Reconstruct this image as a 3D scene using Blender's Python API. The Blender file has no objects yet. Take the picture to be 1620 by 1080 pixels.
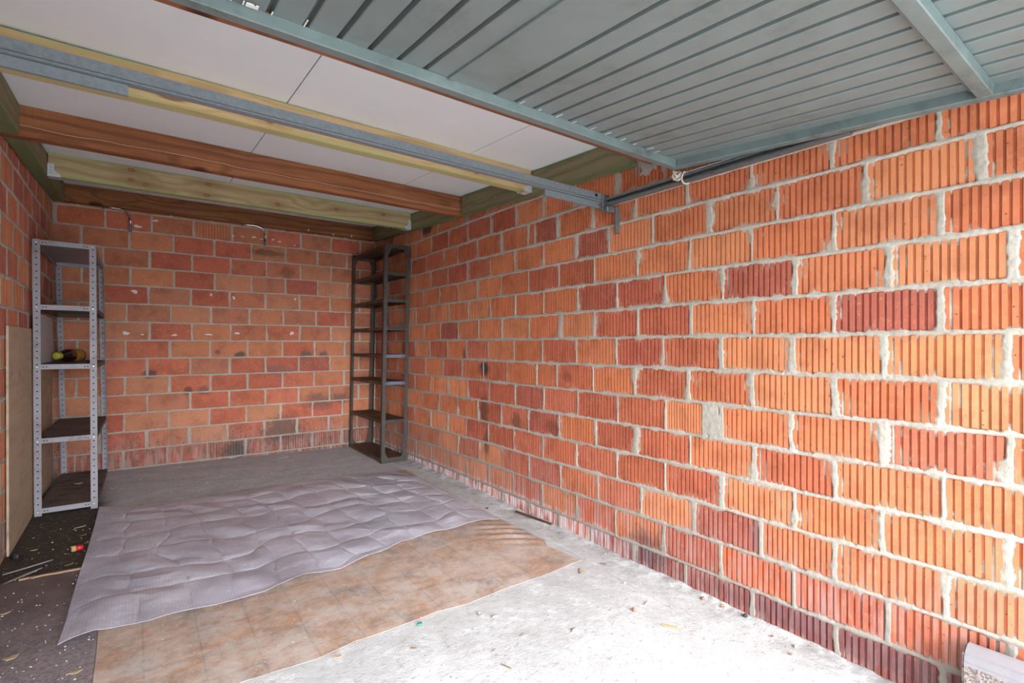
import bpy, bmesh, math, random
import numpy as np
from mathutils import Vector, Matrix

# ------------------------------------------------------------------ camera, sky, exposure
scn = bpy.context.scene
COL = scn.collection
F, TH, CY = 799.0, 0.6378, 546.0        # focal length in px of the 1620 px frame, yaw, horizon row
CAMH = 1.06
cam_d = bpy.data.cameras.new('camera'); cam = bpy.data.objects.new('camera', cam_d); COL.objects.link(cam)
cam.location = (0, 0, CAMH); cam.rotation_euler = (math.pi/2, 0, -TH)
cam_d.sensor_width = 36.0; cam_d.lens = 36.0*F/1620.0; cam_d.shift_y = (CY-540.0)/1620.0
cam_d.clip_start = 0.02; cam_d.clip_end = 200
scn.camera = cam
scn.view_settings.view_transform = 'Standard'; scn.view_settings.look = 'None'
scn.view_settings.gamma = 1.0; scn.view_settings.use_curve_mapping = False
scn.view_settings.exposure = 2.05
w = bpy.data.worlds.new('overcast_sky'); scn.world = w; w.use_nodes = True
bg = w.node_tree.nodes['Background']; bg.inputs[0].default_value = (0.86, 0.94, 1.0, 1); bg.inputs[1].default_value = 2.1
glow_d = bpy.data.lights.new('sky_glow_light', 'SUN'); glow = bpy.data.objects.new('sky_glow_light', glow_d); COL.objects.link(glow)
glow_d.energy = 2.7; glow_d.angle = math.radians(50); glow_d.color = (0.97, 0.98, 1.0)  # low wide lamp standing for bright sky, shaped to lift the rear
glow.rotation_euler = Vector((0.20, 1.0, -0.40)).to_track_quat('-Z', 'Y').to_euler()

RW, LW, BW, FRONT = 2.035, -0.523, 5.196, -0.15     # right wall, left wall, back wall, garage front
rng = np.random.default_rng(7); random.seed(7)

def fz(x, y): return CAMH - 1.048 + 0.0178*(y-BW) - 0.016*(x-RW)      # the floor falls towards the door
def zc(y): return CAMH + 1.14 + 0.0556*(y-3.33)                        # underside of the roof boards
def on_floor(px, py):
    """point of the sloped floor that stands at this pixel of the photograph"""
    u = (px-810)/F; v = (CY-py)/F; s, c = math.sin(TH), math.cos(TH)
    dx, dy, dz = u*c+s, c-u*s, v
    k0 = fz(0, 0); a, b = -0.016, 0.0178
    t = (k0-CAMH)/(dz-a*dx-b*dy)
    return Vector((dx*t, dy*t, CAMH+dz*t))
def on_x(px, py, X):
    u = (px-810)/F; v = (CY-py)/F; s, c = math.sin(TH), math.cos(TH)
    t = X/(u*c+s); return Vector((X, (c-u*s)*t, CAMH+v*t))
def on_y(px, py, Y):
    u = (px-810)/F; v = (CY-py)/F; s, c = math.sin(TH), math.cos(TH)
    t = Y/(c-u*s); return Vector(((u*c+s)*t, Y, CAMH+v*t))

# ------------------------------------------------------------------ node helpers
class NT:
    def __init__(self, name):
        self.m = bpy.data.materials.new(name); self.m.use_nodes = True
        self.t = self.m.node_tree; self.n = self.t.nodes; self.l = self.t.links
        self.b = self.n['Principled BSDF']; self.out = self.n['Material Output']
    def node(self, typ, **kw):
        nd = self.n.new(typ)
        for k, v in kw.items(): setattr(nd, k, v)
        return nd
    def put(self, sock, v):
        if isinstance(v, bpy.types.NodeSocket): self.l.new(v, sock)
        elif v is not None:
            if hasattr(sock.default_value, '__len__') and not isinstance(v, (tuple, list)): v = (v,)*len(sock.default_value)
            if hasattr(sock.default_value, '__len__') and len(sock.default_value) == 4 and len(v) == 3: v = (*v, 1)
            sock.default_value = v
    def coord(self, kind='Object'):
        if kind == 'Position': return self.node('ShaderNodeNewGeometry').outputs['Position']
        return self.node('ShaderNodeTexCoord').outputs[kind]
    def map(self, v, scale=(1, 1, 1), loc=(0, 0, 0), rot=(0, 0, 0)):
        nd = self.node('ShaderNodeMapping'); self.put(nd.inputs[0], v)
        nd.inputs['Scale'].default_value = scale; nd.inputs['Location'].default_value = loc; nd.inputs['Rotation'].default_value = rot
        return nd.outputs[0]
    def noise(self, v, scale=5, detail=4, rough=0.55, dist=0.0, color=False):
        nd = self.node('ShaderNodeTexNoise'); self.put(nd.inputs['Vector'], v)
        nd.inputs['Scale'].default_value = scale; nd.inputs['Detail'].default_value = detail
        nd.inputs['Roughness'].default_value = rough; nd.inputs['Distortion'].default_value = dist
        return nd.outputs['Color' if color else 'Fac']
    def voronoi(self, v, scale=5, feature='F1', out='Distance', rnd=1.0):
        nd = self.node('ShaderNodeTexVoronoi', feature=feature); self.put(nd.inputs['Vector'], v)
        nd.inputs['Scale'].default_value = scale; nd.inputs['Randomness'].default_value = rnd
        return nd.outputs[out]
    def ramp(self, f, a, b, c0=0.0, c1=1.0, interp='LINEAR'):
        """map range a..b -> c0..c1, clamped"""
        nd = self.node('ShaderNodeMapRange', interpolation_type='SMOOTHSTEP' if interp == 'S' else 'LINEAR')
        nd.clamp = True
        self.put(nd.inputs[0], f)
        for i, x in enumerate((a, b, c0, c1)): nd.inputs[1+i].default_value = x
        return nd.outputs[0]
    def mix(self, f, a, b, mode='MIX'):
        nd = self.node('ShaderNodeMix', data_type='RGBA', blend_type=mode)
        self.put(nd.inputs[0], f); self.put(nd.inputs[6], a); self.put(nd.inputs[7], b)
        return nd.outputs[2]
    def math(self, op, a, b=None, c=None):
        nd = self.node('ShaderNodeMath', operation=op); self.put(nd.inputs[0], a)
        if b is not None: self.put(nd.inputs[1], b)
        if c is not None: self.put(nd.inputs[2], c)
        return nd.outputs[0]
    def sep(self, v):
        nd = self.node('ShaderNodeSeparateXYZ'); self.put(nd.inputs[0], v); return nd.outputs
    def com(self, x=0, y=0, z=0):
        nd = self.node('ShaderNodeCombineXYZ')
        for i, q in enumerate((x, y, z)): self.put(nd.inputs[i], q)
        return nd.outputs[0]
    def bump(self, h, strength=0.3, dist=0.002):
        nd = self.node('ShaderNodeBump'); self.put(nd.inputs['Height'], h)
        nd.inputs['Strength'].default_value = strength; nd.inputs['Distance'].default_value = dist
        self.l.new(nd.outputs[0], self.b.inputs['Normal'])
    def spot(self, pos, cx, cy, cz, rx, ry, rz, wob=None, soft=0.35):
        """0..1 mask: an irregular blot fixed on the thing"""
        nd = self.node('ShaderNodeVectorMath', operation='SUBTRACT'); self.put(nd.inputs[0], pos); nd.inputs[1].default_value = (cx, cy, cz)
        m = self.node('ShaderNodeVectorMath', operation='DIVIDE'); self.l.new(nd.outputs[0], m.inputs[0]); m.inputs[1].default_value = (rx, ry, rz)
        ln = self.node('ShaderNodeVectorMath', operation='LENGTH'); self.l.new(m.outputs[0], ln.inputs[0])
        d = ln.outputs['Value']
        if wob is not None: d = self.math('ADD', d, wob)
        return self.ramp(d, 1.0+soft, 1.0-soft)
    def fin(self, base, rough=0.8, metal=0.0, spec=None):
        self.put(self.b.inputs['Base Color'], base); self.put(self.b.inputs['Roughness'], rough)
        self.put(self.b.inputs['Metallic'], metal)
        if spec is not None: self.b.inputs['Specular IOR Level'].default_value = spec
        return self.m

def mat_brick():
    t = NT('fired_brick'); P = t.coord('Position'); O = t.coord('Object')
    oc = t.node('ShaderNodeObjectInfo').outputs['Color']; rnd = t.node('ShaderNodeObjectInfo').outputs['Random']
    off = t.node('ShaderNodeVectorMath', operation='ADD'); t.l.new(P, off.inputs[0]); t.l.new(t.com(t.math('MULTIPLY', rnd, 30.0), t.math('MULTIPLY', rnd, 17.0), 0), off.inputs[1])
    q = off.outputs[0]
    n1 = t.noise(q, 9, 3); n2 = t.noise(q, 45, 5, 0.65); n3 = t.noise(t.map(q, (1, 1, 0.15)), 130, 3)
    c = t.mix(t.ramp(n1, .35, .7, 0, .55), oc, t.mix(1.0, oc, (1.28, 1.25, 1.2), 'MULTIPLY'))
    c = t.mix(t.ramp(n1, .5, .28, 0, .5), c, t.mix(1.0, oc, (0.72, 0.6, 0.55), 'MULTIPLY'))
    c = t.mix(t.ramp(n2, .55, .85, 0, .6), c, (.62, .36, .20))
    c = t.mix(t.ramp(n2, .40, .25, 0, .55), c, (.16, .06, .035))
    c = t.mix(t.ramp(n3, .6, .8, 0, .25), c, (.70, .50, .36))
    v = t.voronoi(q, 26, 'F1'); c = t.mix(t.ramp(v, .10, .05, 0, .75), c, (.05, .03, .025))
    x, y, z = t.sep(P)
    # damp, dirt and lime bloom near the floor
    low = t.math('ADD', z, t.math('MULTIPLY', t.noise(P, 3.5, 3), -0.30))
    streak = t.noise(t.map(P, (30, 30, 5)), 1, 3, .6)
    right = t.ramp(x, 1.9, 2.0)
    limeband = t.math('MULTIPLY', t.math('MULTIPLY', t.ramp(z, .085, .045), t.ramp(y, 1.45, 2.2)), t.math('MULTIPLY', right, t.ramp(streak, .38, .56)))
    dirt = t.math('MULTIPLY', t.ramp(low, .22, -.02, 0, .75), t.ramp(t.noise(P, 14, 4, .7), .38, .62, .25, 1))
    dirt_right = t.math('MULTIPLY', t.ramp(low, .30, .0, 0, .45), t.ramp(y, 2.6, 3.9, .15, 1))
    nb = t.ramp(y, 5.0, 5.1)
    grime = t.mix(right, dirt, dirt_right)
    c = t.mix(grime, c, (.115, .075, .062))
    haze = t.math('MULTIPLY', t.ramp(z, .38, .12, 0, .35), t.ramp(streak, .42, .6))
    c = t.mix(haze, c, (.45, .36, .34))
    c = t.mix(t.math('MULTIPLY', limeband, .85), c, (.68, .58, .60))
    fleck = t.math('MULTIPLY', t.ramp(t.voronoi(P, 42), .22, .14), t.ramp(low, .32, .12)); fleck = t.math('MULTIPLY', fleck, t.ramp(t.noise(P, 6, 2), .48, .58))
    c = t.mix(t.math('MULTIPLY', fleck, nb), c, (.035, .03, .028))
    wob = t.math('MULTIPLY', t.math('SUBTRACT', t.noise(P, 28, 4), .5), 1.6)
    for (cy_, cz_, ry_, rz_, col, amt) in ((3.09, CAMH-.17, .055, .05, (.035, .03, .03), .95), (4.0, CAMH+1.02, .10, .05, (.03, .025, .022), .9),
                                 (3.37, CAMH-.07, .02, .05, (.07, .06, .055), .8), (3.09, CAMH-.47, .05, .10, (.10, .05, .025), .8), (3.06, CAMH-.70, .035, .10, (.11, .055, .03), .75),
                                 (2.70, CAMH-.51, .05, .06, (.12, .06, .03), .7), (3.35, CAMH+.97, .05, .05, (.28, .24, .22), .9), (2.2, CAMH-.19, .05, .03, (.16, .05, .03), .5), (1.62, CAMH-1.02, .12, .09, (.06, .04, .055), .6),
                                 (2.33, CAMH-.50, .07, .04, (.17, .05, .035), .55), (.78, CAMH-1.06, .5, .05, (.10, .05, .07), .5), (1.07, CAMH-.77, .02, .09, (.22, .13, .13), .6), (1.66, CAMH+.93, .05, .06, (.33, .31, .28), .95)):
        m = t.spot(P, RW, cy_, cz_, .2, ry_, rz_, wob)
        c = t.mix(t.math('MULTIPLY', m, amt), c, col)
    for (cx_, cz_, rx_, rz_, col, amt) in ((.08, .82, .05, .035, (.09, .055, .045), .85), (.35, .67, .03, .035, (.07, .05, .045), .8), (.47, .66, .045, .04, (.11, .08, .07), .7), (.75, .97, .04, .03, (.06, .06, .05), .85), (.57, 1.0, .02, .02, (.10, .07, .06), .7),
                                 (1.33, .97, .05, .035, (.09, .085, .08), .8), (1.50, .97, .04, .035, (.09, .085, .08), .8), (1.07, .82, .13, .05, (.16, .10, .09), .6), (1.66, .52, .10, .05, (.10, .07, .065), .7), (1.12, .25, .18, .12, (.07, .055, .05), .75),
                                 (.72, .10, .10, .09, (.06, .05, .05), .8), (.98, 1.93, .14, .03, (.10, .05, .03), .6), (1.16, 1.77, .06, .05, (.10, .05, .03), .5), (1.45, .50, .12, .08, (.10, .07, .065), .6)):
        m = t.spot(P, cx_, BW, cz_, rx_, .2, rz_, wob)
        c = t.mix(t.math('MULTIPLY', m, amt), c, col)
    h = t.math('ADD', t.math('MULTIPLY', n2, 1.0), t.math('MULTIPLY', n3, .6))
    t.bump(h, .5, .0012)
    return t.fin(c, t.ramp(n2, .3, .7, .62, .85), spec=.35)

def mat_mortar():
    t = NT('cement_mortar'); P = t.coord('Position'); x, y, z = t.sep(P)
    n1 = t.noise(P, 7, 4); n2 = t.noise(P, 60, 5, .7); n3 = t.noise(P, 260, 3, .7)
    c = t.mix(t.ramp(n1, .3, .7), (.39, .36, .30), (.52, .49, .43))
    c = t.mix(t.ramp(n2, .35, .75, 0, .8), c, (.33, .29, .235))
    c = t.mix(t.ramp(n2, .36, .2, 0, .7), c, (.60, .57, .51))
    c = t.mix(t.ramp(n3, .6, .8, 0, .5), c, (.24, .21, .17))
    low = t.math('ADD', z, t.math('MULTIPLY', n1, -0.3))
    c = t.mix(t.ramp(low, .25, -.05, 0, .55), c, (.21, .18, .16))
    t.bump(t.math('ADD', n2, t.math('MULTIPLY', n3, .6)), .7, .0025)
    return t.fin(c, .92, spec=.2)

def mat_concrete():
    t = NT('dusty_concrete'); P = t.coord('Position'); x, y, z = t.sep(P)
    n1 = t.noise(P, 1.6, 4, .6); n2 = t.noise(P, 11, 6, .68); n3 = t.noise(P, 120, 4, .7); n4 = t.noise(t.map(P, (3, 5, 1)), 1, 5, .65)
    c = t.mix(t.ramp(n1, .3, .7), (.46, .46, .46), (.60, .60, .60))
    c = t.mix(t.ramp(n2, .40, .75, 0, .6), c, (.33, .32, .31))
    c = t.mix(t.ramp(n2, .42, .25, 0, .7), c, (.72, .72, .72))
    # older, greyer and dirtier slab in the rear half of the garage
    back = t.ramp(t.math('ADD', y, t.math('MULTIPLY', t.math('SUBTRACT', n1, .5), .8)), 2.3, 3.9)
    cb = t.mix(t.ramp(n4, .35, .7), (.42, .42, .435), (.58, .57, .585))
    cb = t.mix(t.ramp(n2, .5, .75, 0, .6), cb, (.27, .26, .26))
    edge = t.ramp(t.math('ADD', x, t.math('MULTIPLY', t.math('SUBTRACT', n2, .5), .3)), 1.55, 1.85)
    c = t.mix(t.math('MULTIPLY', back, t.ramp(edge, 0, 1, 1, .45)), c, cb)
    # damp soil-dark strip by the left wall
    wob = t.math('MULTIPLY', t.math('SUBTRACT', n2, .5), .9)
    dm = t.spot(P, -.42, 3.55, 0, .30, 1.45, 1, wob, .22)
    cd = t.mix(t.ramp(n3, .35, .7), (.035, .027, .02), (.085, .068, .052))
    c = t.mix(dm, c, cd)
    dk = t.ramp(t.voronoi(P, 38), .16, .09); c = t.mix(t.math('MULTIPLY', dk, t.ramp(n1, .5, .62)), c, (.16, .14, .12))
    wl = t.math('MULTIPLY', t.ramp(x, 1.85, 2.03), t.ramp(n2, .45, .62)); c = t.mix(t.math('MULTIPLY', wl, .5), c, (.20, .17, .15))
    sp = t.ramp(t.voronoi(P, 21), .10, .04, 0, .8); c = t.mix(sp, c, (.25, .235, .22)); pit = t.ramp(t.noise(P, 45, 4, .75), .56, .70, 0, .55); c = t.mix(pit, c, (.30, .29, .28))
    t.bump(t.math('ADD', t.math('MULTIPLY', n2, 1.0), t.math('ADD', t.math('MULTIPLY', n3, .6), t.math('MULTIPLY', pit, -.6))), .7, .005)
    return t.fin(c, .9, spec=.25)

def mat_wood(name, c0, c1, dark, green=None, knot=True, crack=False, hh=.07, rough=.7, spots=()):
    """grain runs along the local X axis"""
    t = NT(name); O = t.coord('Object'); x, y, z = t.sep(O)
    rnd = t.node('ShaderNodeObjectInfo').outputs['Random']
    off = t.node('ShaderNodeVectorMath', operation='ADD'); t.l.new(O, off.inputs[0]); t.l.new(t.com(t.math('MULTIPLY', rnd, 13.0), rnd, rnd), off.inputs[1])
    q = off.outputs[0]
    warp = t.noise(t.map(q, (1.2, 6, 6)), 1, 2)
    kn = t.voronoi(t.map(q, (2.3, .4, 8.0)), 1.0, 'F1')
    kf = t.ramp(kn, .45, .0) if knot else 0.0
    g = t.math('ADD', t.math('MULTIPLY', z, 95.0), t.math('ADD', t.math('MULTIPLY', y, 60.0), t.math('MULTIPLY', warp, 14.0)))
    if knot: g = t.math('ADD', g, t.math('MULTIPLY', kf, 9.0))
    ring = t.math('SINE', g)
    fine = t.noise(t.map(q, (3, 130, 130)), 1, 4, .7)
    blot = t.noise(t.map(q, (2.2, 9, 9)), 1, 4, .65)
    c = t.mix(t.ramp(blot, .3, .7), c0, c1)
    c = t.mix(t.ramp(ring, -.1, 1.0, 0, .45), c, dark)
    c = t.mix(t.ramp(fine, .45, .75, 0, .55), c, dark)
    if green is not None:
        az = t.math('ABSOLUTE', z)
        e = t.math('ADD', az, t.math('MULTIPLY', t.math('SUBTRACT', blot, .5), .08))
        c = t.mix(t.ramp(e, hh*.55, hh*.95, 0, .85), c, green)
    if knot: c = t.mix(t.ramp(kn, .13, .08, 0, .85), c, t.mix(1.0, dark, (.55, .4, .35), 'MULTIPLY'))
    wb_ = t.math('MULTIPLY', t.math('SUBTRACT', t.noise(q, 35, 3), .5), .9)
    for sx_, sz_ in spots:
        c = t.mix(t.math('MULTIPLY', t.spot(O, sx_, 0, sz_, .085, .3, .030, wb_, .6), .45), c, dark)
        c = t.mix(t.math('MULTIPLY', t.spot(O, sx_, 0, sz_, .020, .3, .013, wb_, .25), .85), c, (.23, .10, .035))
        c = t.mix(t.spot(O, sx_, 0, sz_, .009, .3, .006, wb_, .3), c, (.33, .16, .06))
    if crack:
        ln = t.math('ABSOLUTE', t.math('ADD', z, t.math('ADD', t.math('MULTIPLY', t.noise(t.map(q, (2.0, .1, .1)), 1, 5, .6), -.05), .052)))
        c = t.mix(t.ramp(ln, .0022, .0008, 0, .8), c, (.62, .42, .28))
        saw = t.ramp(t.math('SINE', t.math('MULTIPLY', x, 210.0)), .75, 1, 0, .16)
        c = t.mix(t.math('MULTIPLY', saw, t.ramp(t.noise(q, 3, 2), .45, .65)), c, dark)
    t.bump(t.math('ADD', fine, t.math('MULTIPLY', ring, .2)), .4, .002)
    return t.fin(c, rough, spec=.3)

def mat_metal(name, base, var, rough=.45, metal=.0, scale=30, dirt=None, spec=.5, kind='Position'):
    t = NT(name); P = t.coord(kind)
    n1 = t.noise(P, scale, 5, .65); n2 = t.noise(P, 4, 3)
    c = t.mix(t.ramp(n1, .35, .7), base, var)
    if dirt is not None: c = t.mix(t.math('MULTIPLY', t.ramp(n2, .42, .62), t.ramp(n1, .4, .62)), c, dirt)
    t.bump(n1, .12, .001)
    return t.fin(c, t.ramp(n1, .3, .7, rough-.08, rough+.12), metal, spec)

def mat_plain(name, col, rough=.7, spec=.3, metal=0, bump=None, var=.12):
    t = NT(name); O = t.coord('Object'); n = t.noise(O, bump or 25, 4)
    c = t.mix(t.ramp(n, .3, .7), tuple(v*(1-var) for v in col), tuple(min(1, v*(1+var)) for v in col))
    if bump: t.bump(n, .3, .002)
    return t.fin(c, rough, metal, spec)

M = {}
M['brick'] = mat_brick(); M['mortar'] = mat_mortar(); M['concrete'] = mat_concrete()
M['red_wood'] = mat_wood('red_stained_wood', (.26, .095, .040), (.36, .145, .060), (.085, .028, .014), crack=True)
M['brown_wood'] = mat_wood('brown_stained_wood', (.20, .075, .026), (.31, .125, .045), (.055, .02, .009))
M['pine'] = mat_wood('treated_pine', (.62, .47, .25), (.63, .42, .21), (.40, .25, .12), green=(.43, .46, .21), hh=.078, spots=((-.86, -.030), (-.78, -.005), (-.30, -.030), (.35, .02), (.8, -.03)))
M['pine_green'] = mat_wood('green_treated_pine', (.50, .42, .23), (.43, .32, .18), (.24, .15, .075), green=(.36, .45, .20), hh=.080, spots=((-.80, .045), (-.72, -.035), (-.80, -.02), (-.36, .035), (-.37, -.045), (.10, -.03), (.55, .0), (.95, .02)))
M['plate_wood'] = mat_wood('green_plate_wood', (.22, .205, .115), (.29, .25, .14), (.11, .09, .05), green=(.15, .20, .085), hh=.075)
M['door_paint'] = mat_metal('grey_green_door_paint', (.165, .205, .205), (.19, .235, .235), .36, 0, 18, dirt=(.145, .175, .17))
M['door_frame'] = mat_metal('grey_green_frame_paint', (.145, .195, .195), (.19, .245, .245), .38, .1, 22, dirt=(.09, .12, .12))
M['galv'] = mat_metal('galvanised_steel', (.155, .185, .205), (.22, .25, .27), .5, .25, 70)
M['galv_dark'] = mat_metal('dull_galvanised_steel', (.13, .15, .155), (.20, .22, .225), .45, .5, 50)
M['bright_galv'] = mat_metal('bright_galvanised_steel', (.55, .60, .66), (.70, .75, .80), .4, .35, 60)
M['chrome'] = mat_metal('chromed_steel', (.62, .62, .62), (.45, .44, .42), .18, .95, 40)
M['silver'] = mat_metal('grey_enamel_steel', (.255, .245, .275), (.30, .29, .32), .5, .1, 25, dirt=(.20, .17, .17))
M['black_steel'] = mat_metal('dark_olive_steel', (.036, .037, .032), (.060, .061, .054), .5, .2, 25, dirt=(.07, .042, .028))
M['blue_steel'] = mat_metal('blue_grey_steel', (.10, .13, .18), (.14, .17, .22), .5, .2, 25)
M['rust_shelf'] = mat_metal('rusty_brown_shelf_steel', (.050, .030, .020), (.115, .060, .035), .7, .1, 14, dirt=(.20, .085, .035))
M['brown_shelf'] = mat_metal('dusty_brown_shelf_board', (.13, .10, .085), (.19, .15, .125), .85, 0, 12, dirt=(.05, .028, .02))
M['hole'] = mat_plain('punched_hole_shade', (.012, .011, .011), .9)
M['bolt'] = mat_plain('zinc_bolt', (.7, .7, .68), .35, .5, .6)
M['white_panel'] = None
t = NT('white_ceiling_board'); P = t.coord('Position'); n = t.noise(P, 3, 4)
M['white_panel'] = t.fin(t.mix(t.ramp(n, .3, .7), (.79, .86, .90), (.84, .90, .94)), .75, spec=.3)
M['roof_wood'] = mat_plain('dark_roof_boards', (.16, .12, .09), .9)
t = NT('plywood_face'); O = t.coord('Object'); n = t.noise(t.map(O, (1, 2.0, 14)), 1.6, 5, .6); n2 = t.noise(O, 9, 4)
c = t.mix(t.ramp(n, .3, .7), (.42, .31, .215), (.52, .40, .29)); c = t.mix(t.ramp(n2, .58, .75, 0, .6), c, (.20, .13, .08))
c = t.mix(t.ramp(t.voronoi(O, 16), .1, .05, 0, .6), c, (.10, .06, .04)); M['ply'] = t.fin(c, .75, spec=.3)
M['foam'] = mat_plain('grey_polystyrene', (.50, .49, .51), .8, bump=60)
M['rope'] = mat_plain('pale_rope', (.55, .50, .42), .9, bump=80)
M['cobweb'] = mat_plain('cobweb_grey', (.45, .46, .45), .9)
M['filler'] = mat_plain('white_filler', (.72, .62, .62), .85, bump=60)
M['kerb'] = None
t = NT('kerb_concrete'); P = t.coord('Position'); x, y, z = t.sep(P); v = t.voronoi(P, 170, 'F1', 'Color'); n = t.noise(P, 40, 4)
agg = t.mix(t.ramp(t.sep(v)[0], .2, .9), (.13, .10, .095), (.34, .29, .26)); sm = t.mix(n, (.20, .185, .195), (.26, .24, .255))
M['kerb'] = t.fin(t.mix(t.ramp(z, CAMH-.935, CAMH-.93), agg, sm), .85); 

def mat_vinyl_tile():
    t = NT('stone_print_vinyl'); P = t.coord('Position'); n1 = t.noise(P, 5, 5, .65, .6); n2 = t.noise(P, 30, 5, .7); n3 = t.noise(t.map(P, (3, 9, 1), rot=(0, 0, .5)), 2, 5, .65, 1.2)
    c = t.mix(t.ramp(n3, .32, .68), (.47, .27, .17), (.29, .21, .17))
    c = t.mix(t.ramp(n1, .5, .68, 0, .8), c, (.21, .19, .185))
    c = t.mix(t.ramp(n2, .45, .75, 0, .65), c, (.52, .40, .31))
    x, y, z = t.sep(P); S = .1655
    def line(v, o):
        f = t.math('FRACT', t.math('DIVIDE', t.math('ADD', v, o), S)); a = t.math('ABSOLUTE', t.math('SUBTRACT', f, .5)); return t.ramp(a, .474, .490)
    g = t.math('MAXIMUM', line(x, 1.64), line(y, 1.60))
    c = t.mix(t.math('MULTIPLY', g, t.ramp(n1, .35, .6, .35, .85)), c, (.215, .185, .16))
    dust = t.ramp(t.noise(P, 4.5, 8, .78), .42, .60, 0, .85)
    near = t.ramp(y, 3.3, 1.2, .1, 1.0)
    c = t.mix(t.math('MULTIPLY', dust, near), c, (.62, .58, .55))
    c = t.mix(t.ramp(t.voronoi(P, 55), .11, .05, 0, .9), c, (.75, .73, .70))
    t.bump(t.math('SUBTRACT', n2, g), .25, .001)
    return t.fin(c, t.ramp(n1, .3, .7, .42, .62), spec=.45)
M['vinyl'] = mat_vinyl_tile()
t = NT('dark_brown_lino'); P = t.coord('Position'); n1 = t.noise(P, 6, 5, .6); n2 = t.noise(P, 70, 4, .7)
c = t.mix(t.ramp(n1, .3, .7), (.085, .058, .055), (.15, .11, .105)); near = t.ramp(t.sep(P)[1], 3.0, 1.5)
c = t.mix(t.math('MULTIPLY', t.ramp(n2, .38, .62, .3, 1.0), near), c, (.42, .385, .41))
c = t.mix(t.ramp(t.voronoi(P, 75), .09, .04, 0, .8), c, (.42, .37, .34)); t.bump(n2, .4, .002); M['lino'] = t.fin(c, .75, spec=.3)

def mat_bubble():
    t = NT('bubble_wrap_film'); P = t.coord('Position')
    S = 1/.0115
    q = t.map(P, (S, S, 0)); v = t.voronoi(q, 1.0, 'F1', 'Distance', .12)
    n1 = t.noise(P, 3, 4); n2 = t.noise(t.map(P, (60, 9, 1), rot=(0, 0, -.5)), 1, 4, .7)
    c = t.mix(t.ramp(n1, .3, .7), (.50, .485, .575), (.60, .585, .665))
    c = t.mix(t.ramp(v, .38, .5, 0, .35), c, (.42, .40, .45))
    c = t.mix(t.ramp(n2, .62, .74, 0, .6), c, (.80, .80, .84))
    glare = t.math('ABSOLUTE', t.math('SUBTRACT', t.noise(t.map(P, (1.6, 7, 1), rot=(0, 0, -.35)), 1.6, 5, .75), .5)); c = t.mix(t.math('MULTIPLY', t.ramp(glare, .010, .002), .5), c, (.88, .88, .9))  # thin white highlight streaks painted into the film colour
    t.bump(t.ramp(v, .5, .15), .22, .003)
    t.fin(c, .30, spec=.55)
    tr = t.node('ShaderNodeBsdfTransparent'); tr.inputs[0].default_value = (.95, .93, .93, 1)
    mx = t.node('ShaderNodeMixShader'); t.put(mx.inputs[0], t.ramp(n1, .35, .65, .66, .92)); t.l.new(tr.outputs[0], mx.inputs[1]); t.l.new(t.b.outputs[0], mx.inputs[2])
    t.l.new(mx.outputs[0], t.out.inputs[0])
    return t.m
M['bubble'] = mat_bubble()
t = NT('paved_driveway'); P = t.coord('Position'); n = t.noise(P, 8, 5)
M['drive'] = t.fin(t.mix(n, (.42, .41, .39), (.55, .54, .52)), .9)
M['leaf'] = mat_plain('dry_leaf', (.24, .15, .085), .8, bump=40)
M['leaf_pale'] = mat_plain('pale_dry_leaf', (.42, .31, .20), .8, bump=40)
M['stone'] = mat_plain('small_stone', (.42, .39, .36), .85, bump=40)
M['dark_stone'] = mat_plain('dark_glossy_pebble', (.035, .035, .04), .35, bump=40)
M['green_plastic'] = mat_plain('green_plastic', (.02, .30, .20), .4, .5)
M['red_plastic'] = mat_plain('red_plastic', (.62, .015, .03), .4, .5)
M['yellow'] = mat_plain('yellow_plastic', (.50, .46, .04), .45, .5)
M['ochre'] = mat_plain('ochre_scrap', (.45, .30, .12), .7)
M['label'] = mat_plain('ochre_paper_label', (.36, .17, .03), .7)
M['bottle_glass'] = None
t = NT('dark_brown_bottle_glass'); t.b.inputs['Coat Weight'].default_value = .4; M['bottle_glass'] = t.fin((.022, .012, .008), .18, spec=.6)
t = NT('dusty_glass_strip'); t.b.inputs['Transmission Weight'].default_value = .6; M['glass'] = t.fin((.62, .60, .60), .3, spec=.5)
M['lath'] = mat_plain('weathered_lath', (.34, .22, .14), .85, bump=30)

# ------------------------------------------------------------------ mesh helpers
def link(o, parent=None):
    COL.objects.link(o)
    if parent is not None: o.parent = parent
    return o
def mesh_obj(name, me, mat, parent=None):
    o = bpy.data.objects.new(name, me)
    if mat is not None and not me.materials: me.materials.append(mat)
    return link(o, parent)
def bm_obj(name, bm, mat, parent=None, smooth=False):
    me = bpy.data.meshes.new(name); bm.normal_update(); bm.to_mesh(me); bm.free()
    if smooth: me.polygons.foreach_set('use_smooth', [True]*len(me.polygons))
    return mesh_obj(name, me, mat, parent)
def tag(o, label=None, cat=None, group=None, kind=None):
    if label: o['label'] = label
    if cat: o['category'] = cat
    if group: o['group'] = group
    if kind: o['kind'] = kind
    return o
def thing(name, label, cat, loc=(0, 0, 0), rot=(0, 0, 0), group=None):
    o = bpy.data.objects.new(name, None); COL.objects.link(o); o.empty_display_size = .1
    o.location = loc; o.rotation_euler = rot
    return tag(o, label, cat, group)
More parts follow.
